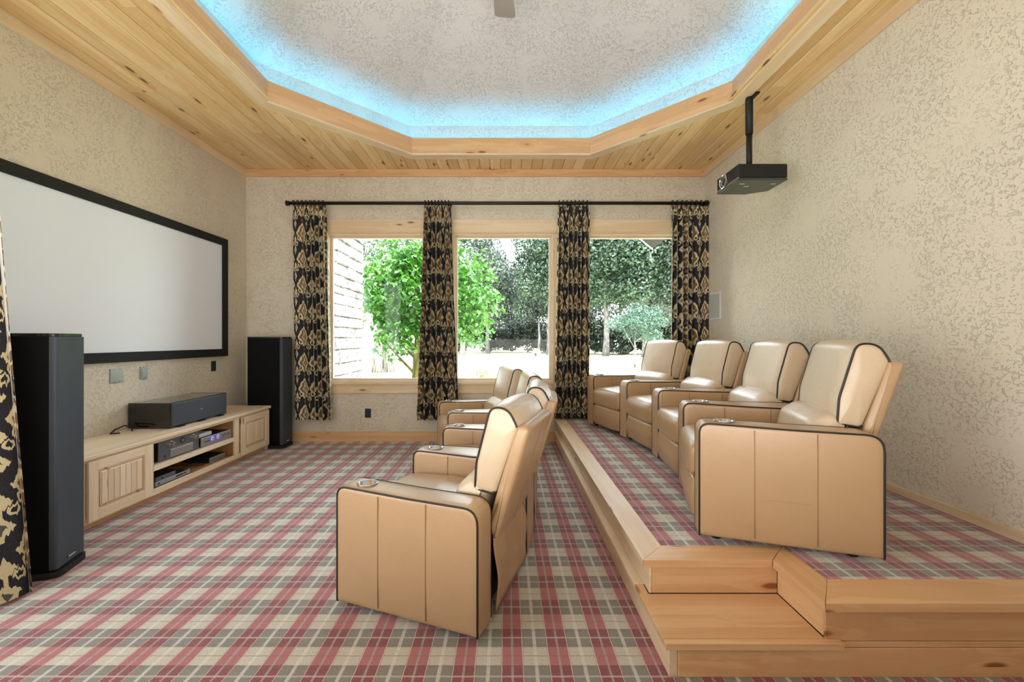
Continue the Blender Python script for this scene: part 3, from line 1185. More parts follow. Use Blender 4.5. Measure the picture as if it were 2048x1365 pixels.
# ------------------------------------------------------------------ media cabinet
CF = -2.83
CY0, CY1 = 2.70, 4.95
cb = empty('media_cabinet', (-3.08, 3.83, 0), label='long low pale wooden media cabinet with open shelves between two beadboard doors', cat='cabinet')
cwm = M['cabwood']
plate('top', (XL + 0.002, -2.80, CY0 - 0.02, CY1 + 0.02, 0.485, 0.516), cwm, 'Y', cb, bevel=0.006)
plate('plinth', (XL + 0.02, -2.865, CY0 + 0.02, CY1 - 0.06, 0.0, 0.045), M['stepwood'], 'Y', cb)
plate('end_foot', (-2.87, CF - 0.003, CY1 - 0.045, CY1 - 0.005, 0.0, 0.05), cwm, 'Z', cb)
plate('bottom_board', (XL + 0.01, CF - 0.02, CY0 + 0.02, CY1 - 0.02, 0.046, 0.088), M['cabin'], 'Y', cb)
plate('side_panel', (XL + 0.01, CF - 0.022, CY0, CY0 + 0.02, 0.0, 0.484), cwm, 'X', cb)
plate('side_panel', (XL + 0.01, CF - 0.022, CY1 - 0.02, CY1, 0.0, 0.484), cwm, 'X', cb)
plate('partition', (XL + 0.01, CF - 0.022, 3.30, 3.32, 0.089, 0.484), M['cabin'], 'X', cb)
plate('partition', (XL + 0.01, CF - 0.022, 4.345, 4.365, 0.089, 0.484), M['cabin'], 'X', cb)
plate('back_panel', (XL + 0.003, XL + 0.01, CY0 + 0.02, CY1 - 0.02, 0.046, 0.484), M['cabin'], 'Y', cb)
# face frame
plate('rail', (CF - 0.022, CF, CY0, CY1, 0.462, 0.484), cwm, 'Y', cb)
plate('rail', (CF - 0.022, CF, CY0, CY1, 0.045, 0.093), cwm, 'Y', cb)
for (a_, c_) in ((CY0, 2.795), (3.29, 3.336), (4.334, 4.408), (4.90, CY1)):
    plate('stile', (CF - 0.022, CF, a_, c_, 0.094, 0.461), cwm, 'Z', cb)
plate('shelf', (XL + 0.012, CF, 3.3365, 4.3335, 0.240, 0.282), cwm, 'Y', cb)


def door(y0, y1):
    z0, z1 = 0.062, 0.472
    x0 = CF + 0.001
    d = empty('door', (x0, y0, z0))
    d.parent = cb
    d.matrix_parent_inverse = Matrix.Translation(-Vector(cb.location))
    s = 0.068
    x1 = CF + 0.022
    plate('door_stile', (x0, x1, y0, y0 + s, z0, z1), cwm, 'Z', d)
    plate('door_stile', (x0, x1, y1 - s, y1, z0, z1), cwm, 'Z', d)
    plate('door_rail', (x0, x1, y0 + s, y1 - s, z0, z0 + s), cwm, 'Y', d)
    plate('door_rail', (x0, x1, y0 + s, y1 - s, z1 - s, z1), cwm, 'Y', d)
    # raised field: sloping border, then beaded boards
    a0, a1, c0, c1 = y0 + s, y1 - s, z0 + s, z1 - s
    g = 0.026
    vv = [(x0 + 0.004, a0, c0), (x0 + 0.004, a1, c0), (x0 + 0.004, a1, c1), (x0 + 0.004, a0, c1),
          (x0 + 0.016, a0 + g, c0 + g), (x0 + 0.016, a1 - g, c0 + g), (x0 + 0.016, a1 - g, c1 - g), (x0 + 0.016, a0 + g, c1 - g)]
    MB().add(vv, [(0, 1, 5, 4), (1, 2, 6, 5), (2, 3, 7, 6), (3, 0, 4, 7)]).build('panel_border', cwm, d)
    n = 7
    wv = (a1 - a0 - 2 * g) / n
    box('panel_back', (x0 + 0.004, x0 + 0.0125, a0 + g * 0.5, a1 - g * 0.5, c0 + g * 0.5, c1 - g * 0.5), M['cabin'], d)
    for k in range(n):
        plate('bead_board', (x0 + 0.013, x0 + 0.0185, a0 + g + k * wv + 0.0016, a0 + g + (k + 1) * wv - 0.0016, c0 + g, c1 - g), cwm, 'Z', d, bevel=0.0015)
    return d


door(2.793, 3.300)
door(4.415, 4.925)

# ------------------------------------------------------------------ loudspeakers


def tower(p, ang, label):
    """floor-standing tower; p = near front corner (x, y), front face faces +x turned by ang"""
    W, D, H = 0.228, 0.42, 1.335
    r = empty('tower_speaker', (p[0], p[1], 0), ang, label, 'loudspeaker', 'black tower speakers')
    poly = round_poly([(-D, 0, 0.012), (0, 0, 0.03), (0, W, 0.03), (-D, W, 0.012)], 5)

    def ext(poly_, z0, z1):
        n = len(poly_)
        vv = [(q.x, q.y, z0) for q in poly_] + [(q.x, q.y, z1) for q in poly_]
        return vv, [tuple(range(n))[::-1], tuple(range(n, 2 * n))] + [(i, (i + 1) % n, n + (i + 1) % n, n + i) for i in range(n)]
    vv, ff = ext([q for q in poly], 0.035, H - 0.016)
    fixn(MB().add(vv, ff).build('cabinet', M['towerblack'], r, wc=False))
    pl = round_poly([(-0.19, -0.004, 0.004), (0.006, -0.004, 0.036), (0.006, W + 0.004, 0.036), (-0.19, W + 0.004, 0.004)], 5)
    vv, ff = ext(pl, 0.045, H - 0.018)
    # grille sock wraps only the front
    pl = round_poly([(-0.03, -0.003, 0.002), (0.005, -0.003, 0.022), (0.005, W + 0.003, 0.022), (-0.03, W + 0.003, 0.002)], 5)
    vv, ff = ext(pl, 0.045, H - 0.018)
    fixn(MB().add(vv, ff).build('grille', M['grille'], r, wc=False))
    vv, ff = ext(inset_poly(poly, -0.002), H - 0.016, H)
    cap = MB().add(vv, ff).build('top_cap', M['gloss'], r, wc=False)
    fixn(cap)
    base = round_poly([(-D - 0.01, -0.012, 0.03), (0.02, -0.012, 0.05), (0.02, W + 0.012, 0.05), (-D - 0.01, W + 0.012, 0.03)], 5)
    vv, ff = ext(base, 0.0, 0.034)
    fixn(MB().add(vv, ff).build('base', M['black'], r, wc=False))
    # small badge with raised script
    MB().box(0.0045, 0.0065, W * 0.5 - 0.038, W * 0.5 + 0.038, 0.066, 0.082).build('badge', M['black'], r, wc=False)
    cu = bpy.data.curves.new('badge_text', 'FONT')
    cu.body = 'Definitive'; cu.size = 0.016; cu.extrude = 0.0004; cu.align_x = 'CENTER'; cu.shear = 0.2
    to = bpy.data.objects.new('tmp', cu); COL.objects.link(to)
    me = bpy.data.meshes.new_from_object(to.evaluated_get(bpy.context.evaluated_depsgraph_get()))
    bpy.data.objects.remove(to)
    o = link('badge_text', me, M['white'], r, False)
    o.matrix_basis = Matrix.Translation((0.0072, W * 0.5, 0.069)) @ Matrix.Rotation(R(90), 4, 'Z') @ Matrix.Rotation(R(90), 4, 'X')
    return r


tower((-2.455, 2.265), R(18), 'tall black tower speaker beside the near curtain at the left edge')
tower((-2.665, 4.945), 0.0, 'tall black tower speaker between the cabinet end and the leftmost window curtain')

# centre speaker lying on the cabinet
cs = empty('center_speaker', (-3.13, 4.0, 0.516), label='wide glossy black centre speaker lying on the media cabinet', cat='loudspeaker')
MB().box(-3.315, -2.955, 3.640, 4.360, 0.526, 0.742).build('cabinet', M['gloss'], cs, bevel=0.012, seg=3)
MB().box(-2.957, -2.935, 3.643, 4.357, 0.529, 0.739).build('grille', M['grille'], cs, bevel=0.008, seg=2)
for y in (3.632, 4.352):
    MB().box(-3.31, -2.938, y, y + 0.012, 0.524, 0.744).build('end_cap', M['gloss'], cs, bevel=0.005)
MB().box(-2.937, -2.9335, 3.985, 4.015, 0.631, 0.637).build('badge', M['silver'], cs)
for y in (3.72, 3.98, 4.24):
    MB().box(-2.97, -2.925, y, y + 0.07, 0.516, 0.527).build('foot', M['rubber'], cs)
    MB().box(-3.29, -3.25, y, y + 0.07, 0.516, 0.527).build('foot', M['rubber'], cs)

# cable behind the centre speaker
pts = [(-3.20, 3.55, 0.522), (-3.24, 3.60, 0.535), (-3.29, 3.58, 0.56), (-3.30, 3.50, 0.54), (-3.27, 3.43, 0.522), (-3.22, 3.46, 0.521)]
tag(MB().tube(pts, 0.006, 6).build('speaker_cable', M['rubber'], smooth=True), 'loose black cable curled behind the near end of the centre speaker', 'cable')

# ------------------------------------------------------------------ equipment on the shelves
XS = -2.862


def knob(nm, x, y, z, r, l, m, parent): return MB().lathe([(r * 1.2, 0), (r * 1.2, 0.003), (r, 0.004), (r * 0.95, l), (r * 0.6, l + 0.001)], (x, y, z), 'X', 20).build(nm, m, parent, smooth=False)


rc = empty('receiver', (-3.03, 3.65, 0.282), label='large grey receiver with two round knobs on the upper shelf', cat='receiver')
MB().box(-3.24, XS - 0.012, 3.425, 3.862, 0.294, 0.452).build('case', M['black'], rc)
MB().box(XS - 0.012, XS, 3.420, 3.867, 0.292, 0.456).build('faceplate', M['darksilver'], rc, bevel=0.003)
MB().box(XS, XS + 0.006, 3.535, 3.790, 0.298, 0.362).build('lower_flap', M['silver'], rc, bevel=0.002)
MB().box(XS, XS + 0.0045, 3.535, 3.790, 0.3655, 0.368).build('trim_line', M['chrome'], rc)
knob('volume_knob', XS, 3.548, 0.410, 0.020, 0.022, M['chrome'], rc)
knob('selector_knob', XS, 3.800, 0.410, 0.020, 0.022, M['chrome'], rc)
knob('power_button', XS, 3.48, 0.322, 0.007, 0.003, M['black'], rc)
dd = knob('display_dial', XS, 3.672, 0.412, 0.022, 0.002, M['black'], rc)
for k in range(4):
    MB().box(XS + 0.002, XS + 0.0042, 3.656 + k * 0.009, 3.660 + k * 0.009, 0.398, 0.426).build('dial_bar', M['silver'], dd)
for y in (3.46, 3.80):
    MB().lathe([(0.018, 0), (0.02, 0.012)], (XS - 0.04, y, 0.282), n=14).build('foot', M['chrome'], rc)

am = empty('disc_player', (-3.0, 4.12, 0.282), label='silver disc player with two blue-lit round buttons on the upper shelf', cat='disc player')
MB().box(-3.20, XS - 0.01, 3.90, 4.322, 0.290, 0.366).build('case', M['black'], am)
MB().box(XS - 0.01, XS, 3.896, 4.326, 0.288, 0.369).build('faceplate', M['silver'], am, bevel=0.003)
for y in (4.045, 4.125):
    knob('lit_button', XS, y, 0.338, 0.0155, 0.003, M['blue_led'], am)
    knob('button_cap', XS + 0.0032, y, 0.338, 0.009, 0.002, M['silver'], am)
for k in range(5):
    knob('button', XS, 4.20 + k * 0.022, 0.335 + (k % 2) * 0.008, 0.0065, 0.004, M['darksilver'], am)
MB().box(XS, XS + 0.001, 3.94, 4.01, 0.322, 0.330).build('display', M['black'], am)
for y in (3.95, 4.27):
    MB().lathe([(0.012, 0), (0.014, 0.008)], (XS - 0.03, y, 0.282), n=12).build('foot', M['chrome'], am)
tag(MB().box(-3.08, -2.905, 3.93, 4.10, 0.3665, 0.402).build('router_box', M['white'], bevel=0.006), 'small white box lying on top of the silver disc player', 'box')

lp = empty('slim_player', (-2.97, 3.57, 0.088), label='slim silver player on the lower shelf under a small grey box', cat='media player')
MB().box(-3.10, XS - 0.006, 3.385, 3.76, 0.097, 0.128).build('case', M['black'], lp, bevel=0.003)
MB().box(XS - 0.006, XS, 3.385, 3.76, 0.096, 0.130).build('faceplate', M['silver'], lp, bevel=0.002)
MB().box(XS, XS + 0.001, 3.60, 3.68, 0.108, 0.120).build('display', M['black'], lp)
for y in (3.42, 3.70): knob('button', XS, y, 0.114, 0.006, 0.002, M['black'], lp)
MB().box(-3.06, -2.88, 3.40, 3.74, 0.0883, 0.097).build('foot_strip', M['rubber'], lp)
l2 = empty('cable_box', (-2.97, 3.50, 0.128), label='small grey set-top box stacked on the slim silver player', cat='set-top box')
MB().box(-3.08, XS - 0.010, 3.395, 3.60, 0.1315, 0.164).build('case', M['black'], l2, bevel=0.002)
MB().box(XS - 0.010, XS - 0.004, 3.395, 3.60, 0.1305, 0.165).build('faceplate', M['darksilver'], l2, bevel=0.002)
knob('button', XS - 0.004, 3.46, 0.148, 0.006, 0.002, M['black'], l2)
MB().box(-3.05, -2.90, 3.41, 3.58, 0.1302, 0.1316).build('foot_strip', M['rubber'], l2)
dv = empty('flat_player', (-2.98, 4.19, 0.088), label='flat black player with a silver front at the right of the lower shelf', cat='disc player')
MB().box(-3.16, -2.905, 4.06, 4.29, 0.093, 0.140).build('case', M['black'], dv, bevel=0.003)
MB().box(-2.905, -2.897, 4.06, 4.29, 0.094, 0.112).build('front_lower', M['silver'], dv)
MB().box(-2.905, -2.897, 4.06, 4.29, 0.118, 0.138).build('front_upper', M['silver'], dv)
MB().box(-3.14, -2.92, 4.08, 4.27, 0.088, 0.094).build('foot_strip', M['rubber'], dv)
for i_, (sx, lbl) in enumerate(((0.0, 'thin black cable tangled at the back of the lower shelf'), (0.07, 'thin black cable looping forward over the lower shelf'))):
    pts = []
    for k in range(26):
        a_ = k / 25
        pts.append((-3.12 + sx * 2.3 + 0.06 * math.sin(a_ * 9 + i_), 3.72 + 0.36 * a_ + 0.03 * math.sin(a_ * 14), 0.093 + 0.003 * (i_ + 1) + 0.004 * math.sin(a_ * 11) ** 2))
    tag(MB().tube(pts, 0.0028, 5).build('cable', M['rubber'], smooth=True), lbl, 'cable')

# ------------------------------------------------------------------ wall plates


def wall_plate(name, y, z, w_, h_, m, label, cat, gangs, x=XL, group=None):
    r = empty(name, (x, y, z - h_ / 2), label=label, cat=cat, group=group)
    MB().box(x, x + 0.007, y - w_ / 2, y + w_ / 2, z - h_ / 2, z + h_ / 2).build('plate', m, r, bevel=0.003)
    for g in range(gangs):
        yc = y + (g - (gangs - 1) / 2) * w_ / max(1, gangs)
        iw = w_ / gangs * 0.62
        if gangs == 2: continue
        MB().box(x + 0.006, x + 0.0095, yc - iw / 2, yc + iw / 2, z - h_ * 0.33, z + h_ * 0.33).build('insert', m, r, bevel=0.002)
    for sy in (-1, 1):
        for sz in (-1, 1):
            yy = y + (sy * w_ * 0.22 if gangs == 2 else 0)
            if gangs != 2 and sy == 1: continue
            MB().lathe([(0.004, 0), (0.003, 0.0015)], (x + 0.0068, yy, z + sz * h_ * 0.42), 'X', 10).build('screw', M['black'], r)
    return r


wall_plate('blank_plate', 3.545, 0.992, 0.122, 0.122, M['steelplate'], 'square double steel cover plate on the wall below the screen', 'wall plate', 2)
wall_plate('wall_switch', 3.81, 0.995, 0.076, 0.118, M['steelplate'], 'single steel switch plate right of the square plate below the screen', 'switch', 1)
wall_plate('wall_outlet', 4.72, 1.000, 0.075, 0.115, M['outlet'], 'small black outlet plate below the right end of the screen', 'outlet', 1)
r = empty('wall_outlet', (-1.766, YB, 0.30), label='dark outlet plate on the window wall between the first two curtains', cat='outlet')
MB().box(-1.805, -1.728, YB - 0.007, YB, 0.302, 0.418).build('plate', M['outlet'], r, bevel=0.003)
MB().box(-1.785, -1.748, YB - 0.010, YB - 0.006, 0.322, 0.398).build('insert', M['outlet'], r, bevel=0.002)

# in-wall speaker on the right wall
r = empty('wall_speaker', (XR, 5.04, 1.55), label='white flush wall speaker on the right wall beside the curtain', cat='loudspeaker')
MB().box(XR - 0.012, XR, 4.905, 5.175, 1.545, 1.875).build('frame', M['white'], r, bevel=0.004)
MB().box(XR - 0.015, XR - 0.011, 4.925, 5.155, 1.565, 1.855).build('grille', mat('pale_grille', srgb(190, 192, 188), 0.7), r)
MB().lathe([(0.006, 0), (0.005, -0.002)], (XR - 0.015, 5.04, 1.70), 'X', 10).build('badge', M['silver'], r)

# ------------------------------------------------------------------ projector
pr = empty('projector', (2.165, 3.695, 2.66), label='black ceiling projector hanging from a pole near the right wall', cat='projector')
px0, px1, py0, py1, pz0, pz1 = 1.968, 2.388, 3.515, 3.875, 2.655, 2.795
poly = [(px0 + 0.0, py0), (px1, py0), (px1, py1 - 0.09), (px1 - 0.16, py1), (px0, py1)]
n = 5
vv = [(x, y, pz0 + 0.022) for x, y in poly] + [(x, y, pz1) for x, y in poly]
ff = [tuple(reversed(range(n))), tuple(range(n, 2 * n))] + [(i, (i + 1) % n, n + (i + 1) % n, n + i) for i in range(n)]
fixn(MB().add(vv, ff).build('body', M['black'], pr, bevel=0.012, seg=3))
vv = [(x, y, pz0) for x, y in poly] + [(x, y, pz0 + 0.021) for x, y in poly]
fixn(MB().add(vv, ff).build('lower_case', M['projgreen'], pr, bevel=0.006, seg=2))
MB().box(px0 - 0.002, px0 + 0.01, py0 + 0.004, py1 - 0.004, pz0 + 0.018, pz0 + 0.024).build('front_trim', M['chrome'], pr)
ly, lz = 3.745, 2.728
ln = MB().lathe([(0.062, 0.03), (0.062, -0.012), (0.056, -0.016), (0.050, -0.006)], (px0, ly, lz), 'X', 32).build('lens_ring', M['chrome'], pr, smooth=False)
MB().lathe([(0.049, 0.0), (0.049, -0.010), (0.040, -0.004), (0.028, -0.010), (0.01, -0.013)], (px0, ly, lz), 'X', 28).build('lens', M['lensglass'], ln, smooth=True)
for (x, y) in ((2.03, 3.60), (2.10, 3.66), (2.30, 3.60)):
    MB().box(x, x + 0.04, y, y + 0.008, pz0 - 0.002, pz0 + 0.001).build('label_mark', M['white'], pr)
mt = MB().box(2.09, 2.29, 3.60, 3.79, pz1, pz1 + 0.010).build('mount_plate', M['black'], pr)
MB().tube([(2.165, 3.695, pz1 + 0.005), (2.165, 3.695, 3.15)], 0.024, 16).build('pole', M['black'], pr, smooth=True)
MB().tube([(2.165, 3.695, 3.13), (2.165, 3.695, 3.44), (2.165, 3.695, 3.47)], [0.031, 0.031, 0.024], 16).build('upper_sleeve', M['black'], pr, smooth=True)
MB().box(2.105, 2.225, 3.635, 3.755, 3.464, 3.4765).build('ceiling_plate', M['black'], pr)

# ------------------------------------------------------------------ curtains


def curtain(name_label, p0t, p1t, p0b, p1b, zt, zb, npl_, amp, seed, group, cloth=1.25, ny=60, side=-1, rings=8, rod=None, ring_r=0.034, skip=None, flat=None):
    """p0,p1 : world (x, y) ends at top and bottom; pleats run perpendicular to the line"""
    rnd = random.Random(seed)
    nx = npl_ * 14
    wts = [rnd.uniform(0.6, 1.4) for _ in range(npl_)]
    am_ = [rnd.uniform(0.6, 1.25) for _ in range(npl_ + 1)]
    ph = [rnd.uniform(-0.5, 0.5) for _ in range(npl_ + 1)]
    if flat == 'left': wts[0] = 3.2; am_[0] = 0.15; am_[1] = 0.55
    if flat == 'right': wts[-1] = 3.0; am_[-1] = 0.15; am_[-2] = 0.6
    tot = sum(wts)
    cum = [0]
    for w_ in wts: cum.append(cum[-1] + w_ / tot)
    # cloth is gathered: wide pleats take a smaller share of the cloth per centimetre
    cw_ = [0.55 + 0.45 * w_ for w_ in wts]
    ct = sum(cw_)
    ccum = [0]
    for w_ in cw_: ccum.append(ccum[-1] + w_ / ct)
    A, B, C_, D = Vector(p0t), Vector(p1t), Vector(p0b), Vector(p1b)
    vv, uvs, lin = [], [], []
    for j in range(ny + 1):
        q = j / ny
        qq = q ** 1.15
        for i in range(nx + 1):
            k = i / nx * npl_
            ki = min(int(k), npl_ - 1); kf = k - ki
            s_ = cum[ki] + (cum[ki + 1] - cum[ki]) * kf
            uu = ccum[ki] + (ccum[ki + 1] - ccum[ki]) * kf
            a_, b_ = A.lerp(C_, qq), B.lerp(D, qq)
            am2 = am_[ki] * (1 - kf) + am_[ki + 1] * kf
            php = ph[ki] * (1 - kf) + ph[ki + 1] * kf
            w = 2 * math.pi * k + php * (0.6 + 1.6 * q) + 0.35 * math.sin(3 * q + ki)
            ss = s_ + 0.10 / npl_ * math.sin(2 * w)
            p = a_.lerp(b_, min(1, max(0, ss)))
            d = (b_ - a_).normalized()
            nrm = Vector((d.y, -d.x)) * (-side)
            tight = 0.35 + 0.65 * min(1, q * 7)
            off = amp * am2 * math.sin(w) * tight
            p2 = p + nrm * off
            z = zt + (zb - zt) * q + (0.004 * math.sin(w) if j == ny else 0)
            vv.append((p2.x, p2.y, z))
            p3 = p2 + nrm * 0.012 * side * (-1 if side > 0 else -1) * -1
            lin.append((p3.x, p3.y, z + (0.012 if j == ny else 0)))
            uvs.append((uu * cloth + seed * 0.077, z + 0.04 * seed))
    ff = []
    for j in range(ny):
        for i in range(nx):
            a_ = j * (nx + 1) + i
            ff.append((a_, a_ + 1, a_ + nx + 2, a_ + nx + 1))
    root = empty('curtain', ((C_.x + D.x) / 2, (C_.y + D.y) / 2, zb), label=name_label, cat='curtain', group=group)
    me = mesh('curtain_cloth', vv, ff, True)
    uvl = me.uv_layers.new(name='UVMap')
    for lp_ in me.loops: uvl.data[lp_.index].uv = uvs[lp_.vertex_index]
    o = link('curtain_cloth', me, M['ikat'], root)
    # lining hangs just behind the cloth, away from the room, and shows along one edge
    back = Vector((0, 0.010)) if A.y > 4 else Vector((-0.010, 0.004))
    lin = [(v_[0] + back.x, v_[1] + back.y, v_[2]) for v_ in vv]
    link('curtain_lining', mesh('curtain_lining', lin, ff, True), M['lining'], root)
    # rings on the rod
    for k in range(rings):
        s_ = (k + 0.3) / rings
        p = A.lerp(B, s_)
        if rod is not None:
            (ry, rz) = rod
            pts = [(p.x, ry + ring_r * math.cos(a_), rz + ring_r * math.sin(a_)) for a_ in [2 * math.pi * m_ / 16 for m_ in range(16)]]
            MB().loop_tube(pts, 0.0055, 6).build('curtain_ring', M['bronze'], root, smooth=True)
    return root


RY, RZ = 5.20, 3.012
CZ0 = 0.295
gp = 'patterned curtains on the window rod'
cx_ = lambda px: (px - 1012) / F * RY
curtain('leftmost patterned curtain on the window rod, behind the far tower speaker', (cx_(585), RY), (cx_(652), RY), (cx_(590), RY), (cx_(664), RY), 2.975, CZ0, 6, 0.050, 3, gp, rod=(RY, RZ), flat='left')
curtain('patterned curtain between the left and middle windows', (cx_(848), RY), (cx_(902), RY), (cx_(833), RY), (cx_(919), RY), 2.975, CZ0, 7, 0.050, 5, gp, rod=(RY, RZ))
curtain('patterned curtain between the middle and right windows', (cx_(1116), RY), (cx_(1180), RY), (cx_(1108), RY), (cx_(1179), RY), 2.975, 0.315, 7, 0.050, 8, gp, rod=(RY, RZ))
curtain('rightmost patterned curtain in the corner beside the white wall speaker', (cx_(1342), RY), (cx_(1418), RY), (cx_(1340), RY), (cx_(1416), RY), 2.975, 0.330, 6, 0.050, 11, gp, rod=(RY, RZ), flat='right')
rod = empty('curtain_rod', ((cx_(574) + 2.52) / 2, RY, RZ), label='long dark bronze rod above all three windows', cat='curtain rod')
MB().tube([(cx_(576), RY, RZ), (2.53, RY, RZ)], 0.021, 16).build('rod', M['bronze'], rod, smooth=True)
for (x, s) in ((cx_(576), -1), (2.528, -1)):
    MB().lathe([(0.022, 0.02), (0.03, 0.012), (0.03, 0.0), (0.024, -0.004), (0.034, -0.012), (0.034, -0.020), (0.02, -0.028)] if x < 0 else [(0.022, -0.02), (0.034, -0.012), (0.034, 0.0), (0.02, 0.012)], (x, RY, RZ), 'X', 20).build('finial', M['bronze'], rod)
for x in (cx_(640), 0.0 - 0.72, 0.80, cx_(1412)):
    MB().tube([(x, YB - 0.004, RZ), (x, RY, RZ)], 0.008, 8).tube([(x, YB, RZ), (x, YB - 0.008, RZ)], 0.028, 14).build('bracket', M['bronze'], rod)

# near curtain at the left edge of view, hung on its own short rod
curtain('patterned curtain at the left edge, nearest the camera beside the tower speaker', (-2.98, 1.93), (-2.60, 2.07), (-2.72, 1.84), (-2.385, 2.10), 2.99, 0.012, 3, 0.055, 14,
        None, cloth=0.95, ny=60, rings=0)
rod = empty('curtain_rod', (-2.9, 2.09, 3.02), label='short dark rod holding the nearest curtain, above the frame', cat='curtain rod')
MB().tube([(XL, 1.82, 3.02), (-2.60, 2.10, 3.02)], 0.021, 12).build('rod', M['bronze'], rod, smooth=True)

# ------------------------------------------------------------------ outside
GZ = -0.35
b = MB()
NG = 24
gv, gf = [], []
for j in range(NG + 1):
    for i in range(NG + 1):
        x = -90 + 180 * i / NG
        y = 5.5 + 130 * (j / NG) ** 1.6
        gv.append((x, y, GZ + (0.0 if y < 20 else 0.12 * math.sin(x * 0.11) * min(1, (y - 20) / 30))))
for j in range(NG):
    for i in range(NG):
        a_ = j * (NG + 1) + i
        gf.append((a_, a_ + 1, a_ + NG + 2, a_ + NG + 1))
tag(MB().add(gv, gf).build('ground', M['grass'], smooth=True), kind='structure', label='sunlit lawn outside the windows')

# limestone wing wall
sw = empty('stone_wall', (-3.65, 8.0, GZ), label='pale limestone block wall of the house seen through the left window', cat='wall')
WX = -3.62
box('wall_core', (WX - 0.30, WX - 0.035, YB + 0.3, 10.46, GZ, 4.6), M['mortar'], sw)
rnd = random.Random(4)
z = GZ
while z < 4.5:
    hh = rnd.choice([0.17, 0.23, 0.26, 0.30])
    y = 10.50
    while y > 7.2:
        ll = rnd.uniform(0.28, 0.75)
        y0 = max(y - ll, 7.0)
        pr_ = rnd.uniform(-0.012, 0.022)
        j = lambda: rnd.uniform(-0.008, 0.008)
        g = 0.005
        bx = boxv(WX - 0.05, WX - 0.012 + pr_, y0 + g, y - g, z + g, z + hh - g)
        vv = [(a_[0], a_[1] + j(), a_[2] + j()) for a_ in bx]
        # proud pillowed face
        cyy, czz = (y0 + y) / 2, z + hh / 2
        fx = WX + pr_ + rnd.uniform(0.0, 0.02)
        k0 = 0.022
        vv += [(fx + j(), y0 + g + k0, z + g + k0), (fx + j(), y - g - k0, z + g + k0), (fx + j(), y - g - k0, z + hh - g - k0), (fx + j(), y0 + g + k0, z + hh - g - k0)]
        ff = [(0, 3, 2, 1), (4, 5, 6, 7), (0, 1, 5, 4), (2, 3, 7, 6), (3, 0, 4, 7), (1, 8, 11, 5), (5, 11, 10, 6), (6, 10, 9, 2), (2, 9, 8, 1), (8, 9, 10, 11)]
        o = fixn(link('stone', mesh('stone', vv, ff), M['stone'], sw))
        y = y0
    # stones of the end face
    bx = boxv(WX - 0.36, WX - 0.06, 10.46, 10.52 + rnd.uniform(0, 0.02), z + 0.008, z + hh - 0.008)
    link('stone', mesh('stone', bx, BF), M['stone'], sw)
    z += hh

# sloping roof eave outside the right window
ev = empty('roof_eave', (2.5, 6.8, 3.3), label='dark sloping roof eave with a pale edge at the top of the right window', cat='roof')
A_, B_, C_, D_ = (2.82, 8.0, 3.07), (2.15, 8.0, 3.62), (2.15, 5.55, 3.62), (2.82, 5.55, 3.07)
up = 0.10
vv = [A_, B_, C_, D_] + [(p[0], p[1], p[2] + up) for p in (A_, B_, C_, D_)]
fixn(MB().add(vv, BF).build('soffit', M['soffit'], ev))
vv = [(A_[0] + 0.01, 8.001, A_[2] - 0.03), (B_[0], 8.001, B_[2] - 0.03), (B_[0], 8.001, B_[2] + 0.14), (A_[0] + 0.01, 8.001, A_[2] + 0.14)]
vv += [(p[0], p[1] + 0.03, p[2]) for p in vv]
fixn(MB().add(vv, BF).build('rake_board', M['fascia_w'], ev))


def leaf_mesh(pts, normals, size, rnd, fold=0.25, slim=0.55):
    """real folded leaf blades: 4 vertices, 2 faces each"""
    vv, ff = [], []
    for p, nn in zip(pts, normals):
        s = size * rnd.uniform(0.7, 1.25)
        d = Vector((rnd.gauss(0, 1), rnd.gauss(0, 1), rnd.gauss(-0.5, 0.6))).normalized()
        n_ = (nn + Vector((rnd.gauss(0, .5), rnd.gauss(0, .5), rnd.gauss(0.3, .5)))).normalized()
        d = (d - n_ * d.dot(n_))
        if d.length < 1e-3: continue
        d.normalize()
        w = n_.cross(d)
        k = len(vv)
        vv += [p - d * s * 0.5, p + w * s * slim * 0.5 + n_ * s * fold * 0.3, p + d * s * 0.5, p - w * s * slim * 0.5 + n_ * s * fold * 0.3]
        ff += [(k, k + 1, k + 2), (k, k + 2, k + 3)]
    return vv, ff


def crown_points(center, rad, n, rnd, blobs=26, br=0.36, lo=-0.75):
    cs_ = []
    c = Vector(center)
    for _ in range(blobs):
        while True:
            v = Vector((rnd.gauss(0, 1), rnd.gauss(0, 1), rnd.gauss(0.1, 1))).normalized()
            if v.z > lo: break
        k = rnd.uniform(0.45, 0.88)
        cs_.append(Vector((v.x * rad[0] * k, v.y * rad[1] * k, v.z * rad[2] * k)))
    pts, nr = [], []
    for _ in range(n):
        b_ = rnd.choice(cs_)
        v = Vector((rnd.gauss(0, 1), rnd.gauss(0, 1), rnd.gauss(0, 1))).normalized()
        k = rnd.uniform(0.6, 1.0)
        p = c + b_ + Vector((v.x * rad[0] * br * k, v.y * rad[1] * br * k, v.z * rad[2] * br * k * 0.8))
        pts.append(p); nr.append(v)
    return pts, nr


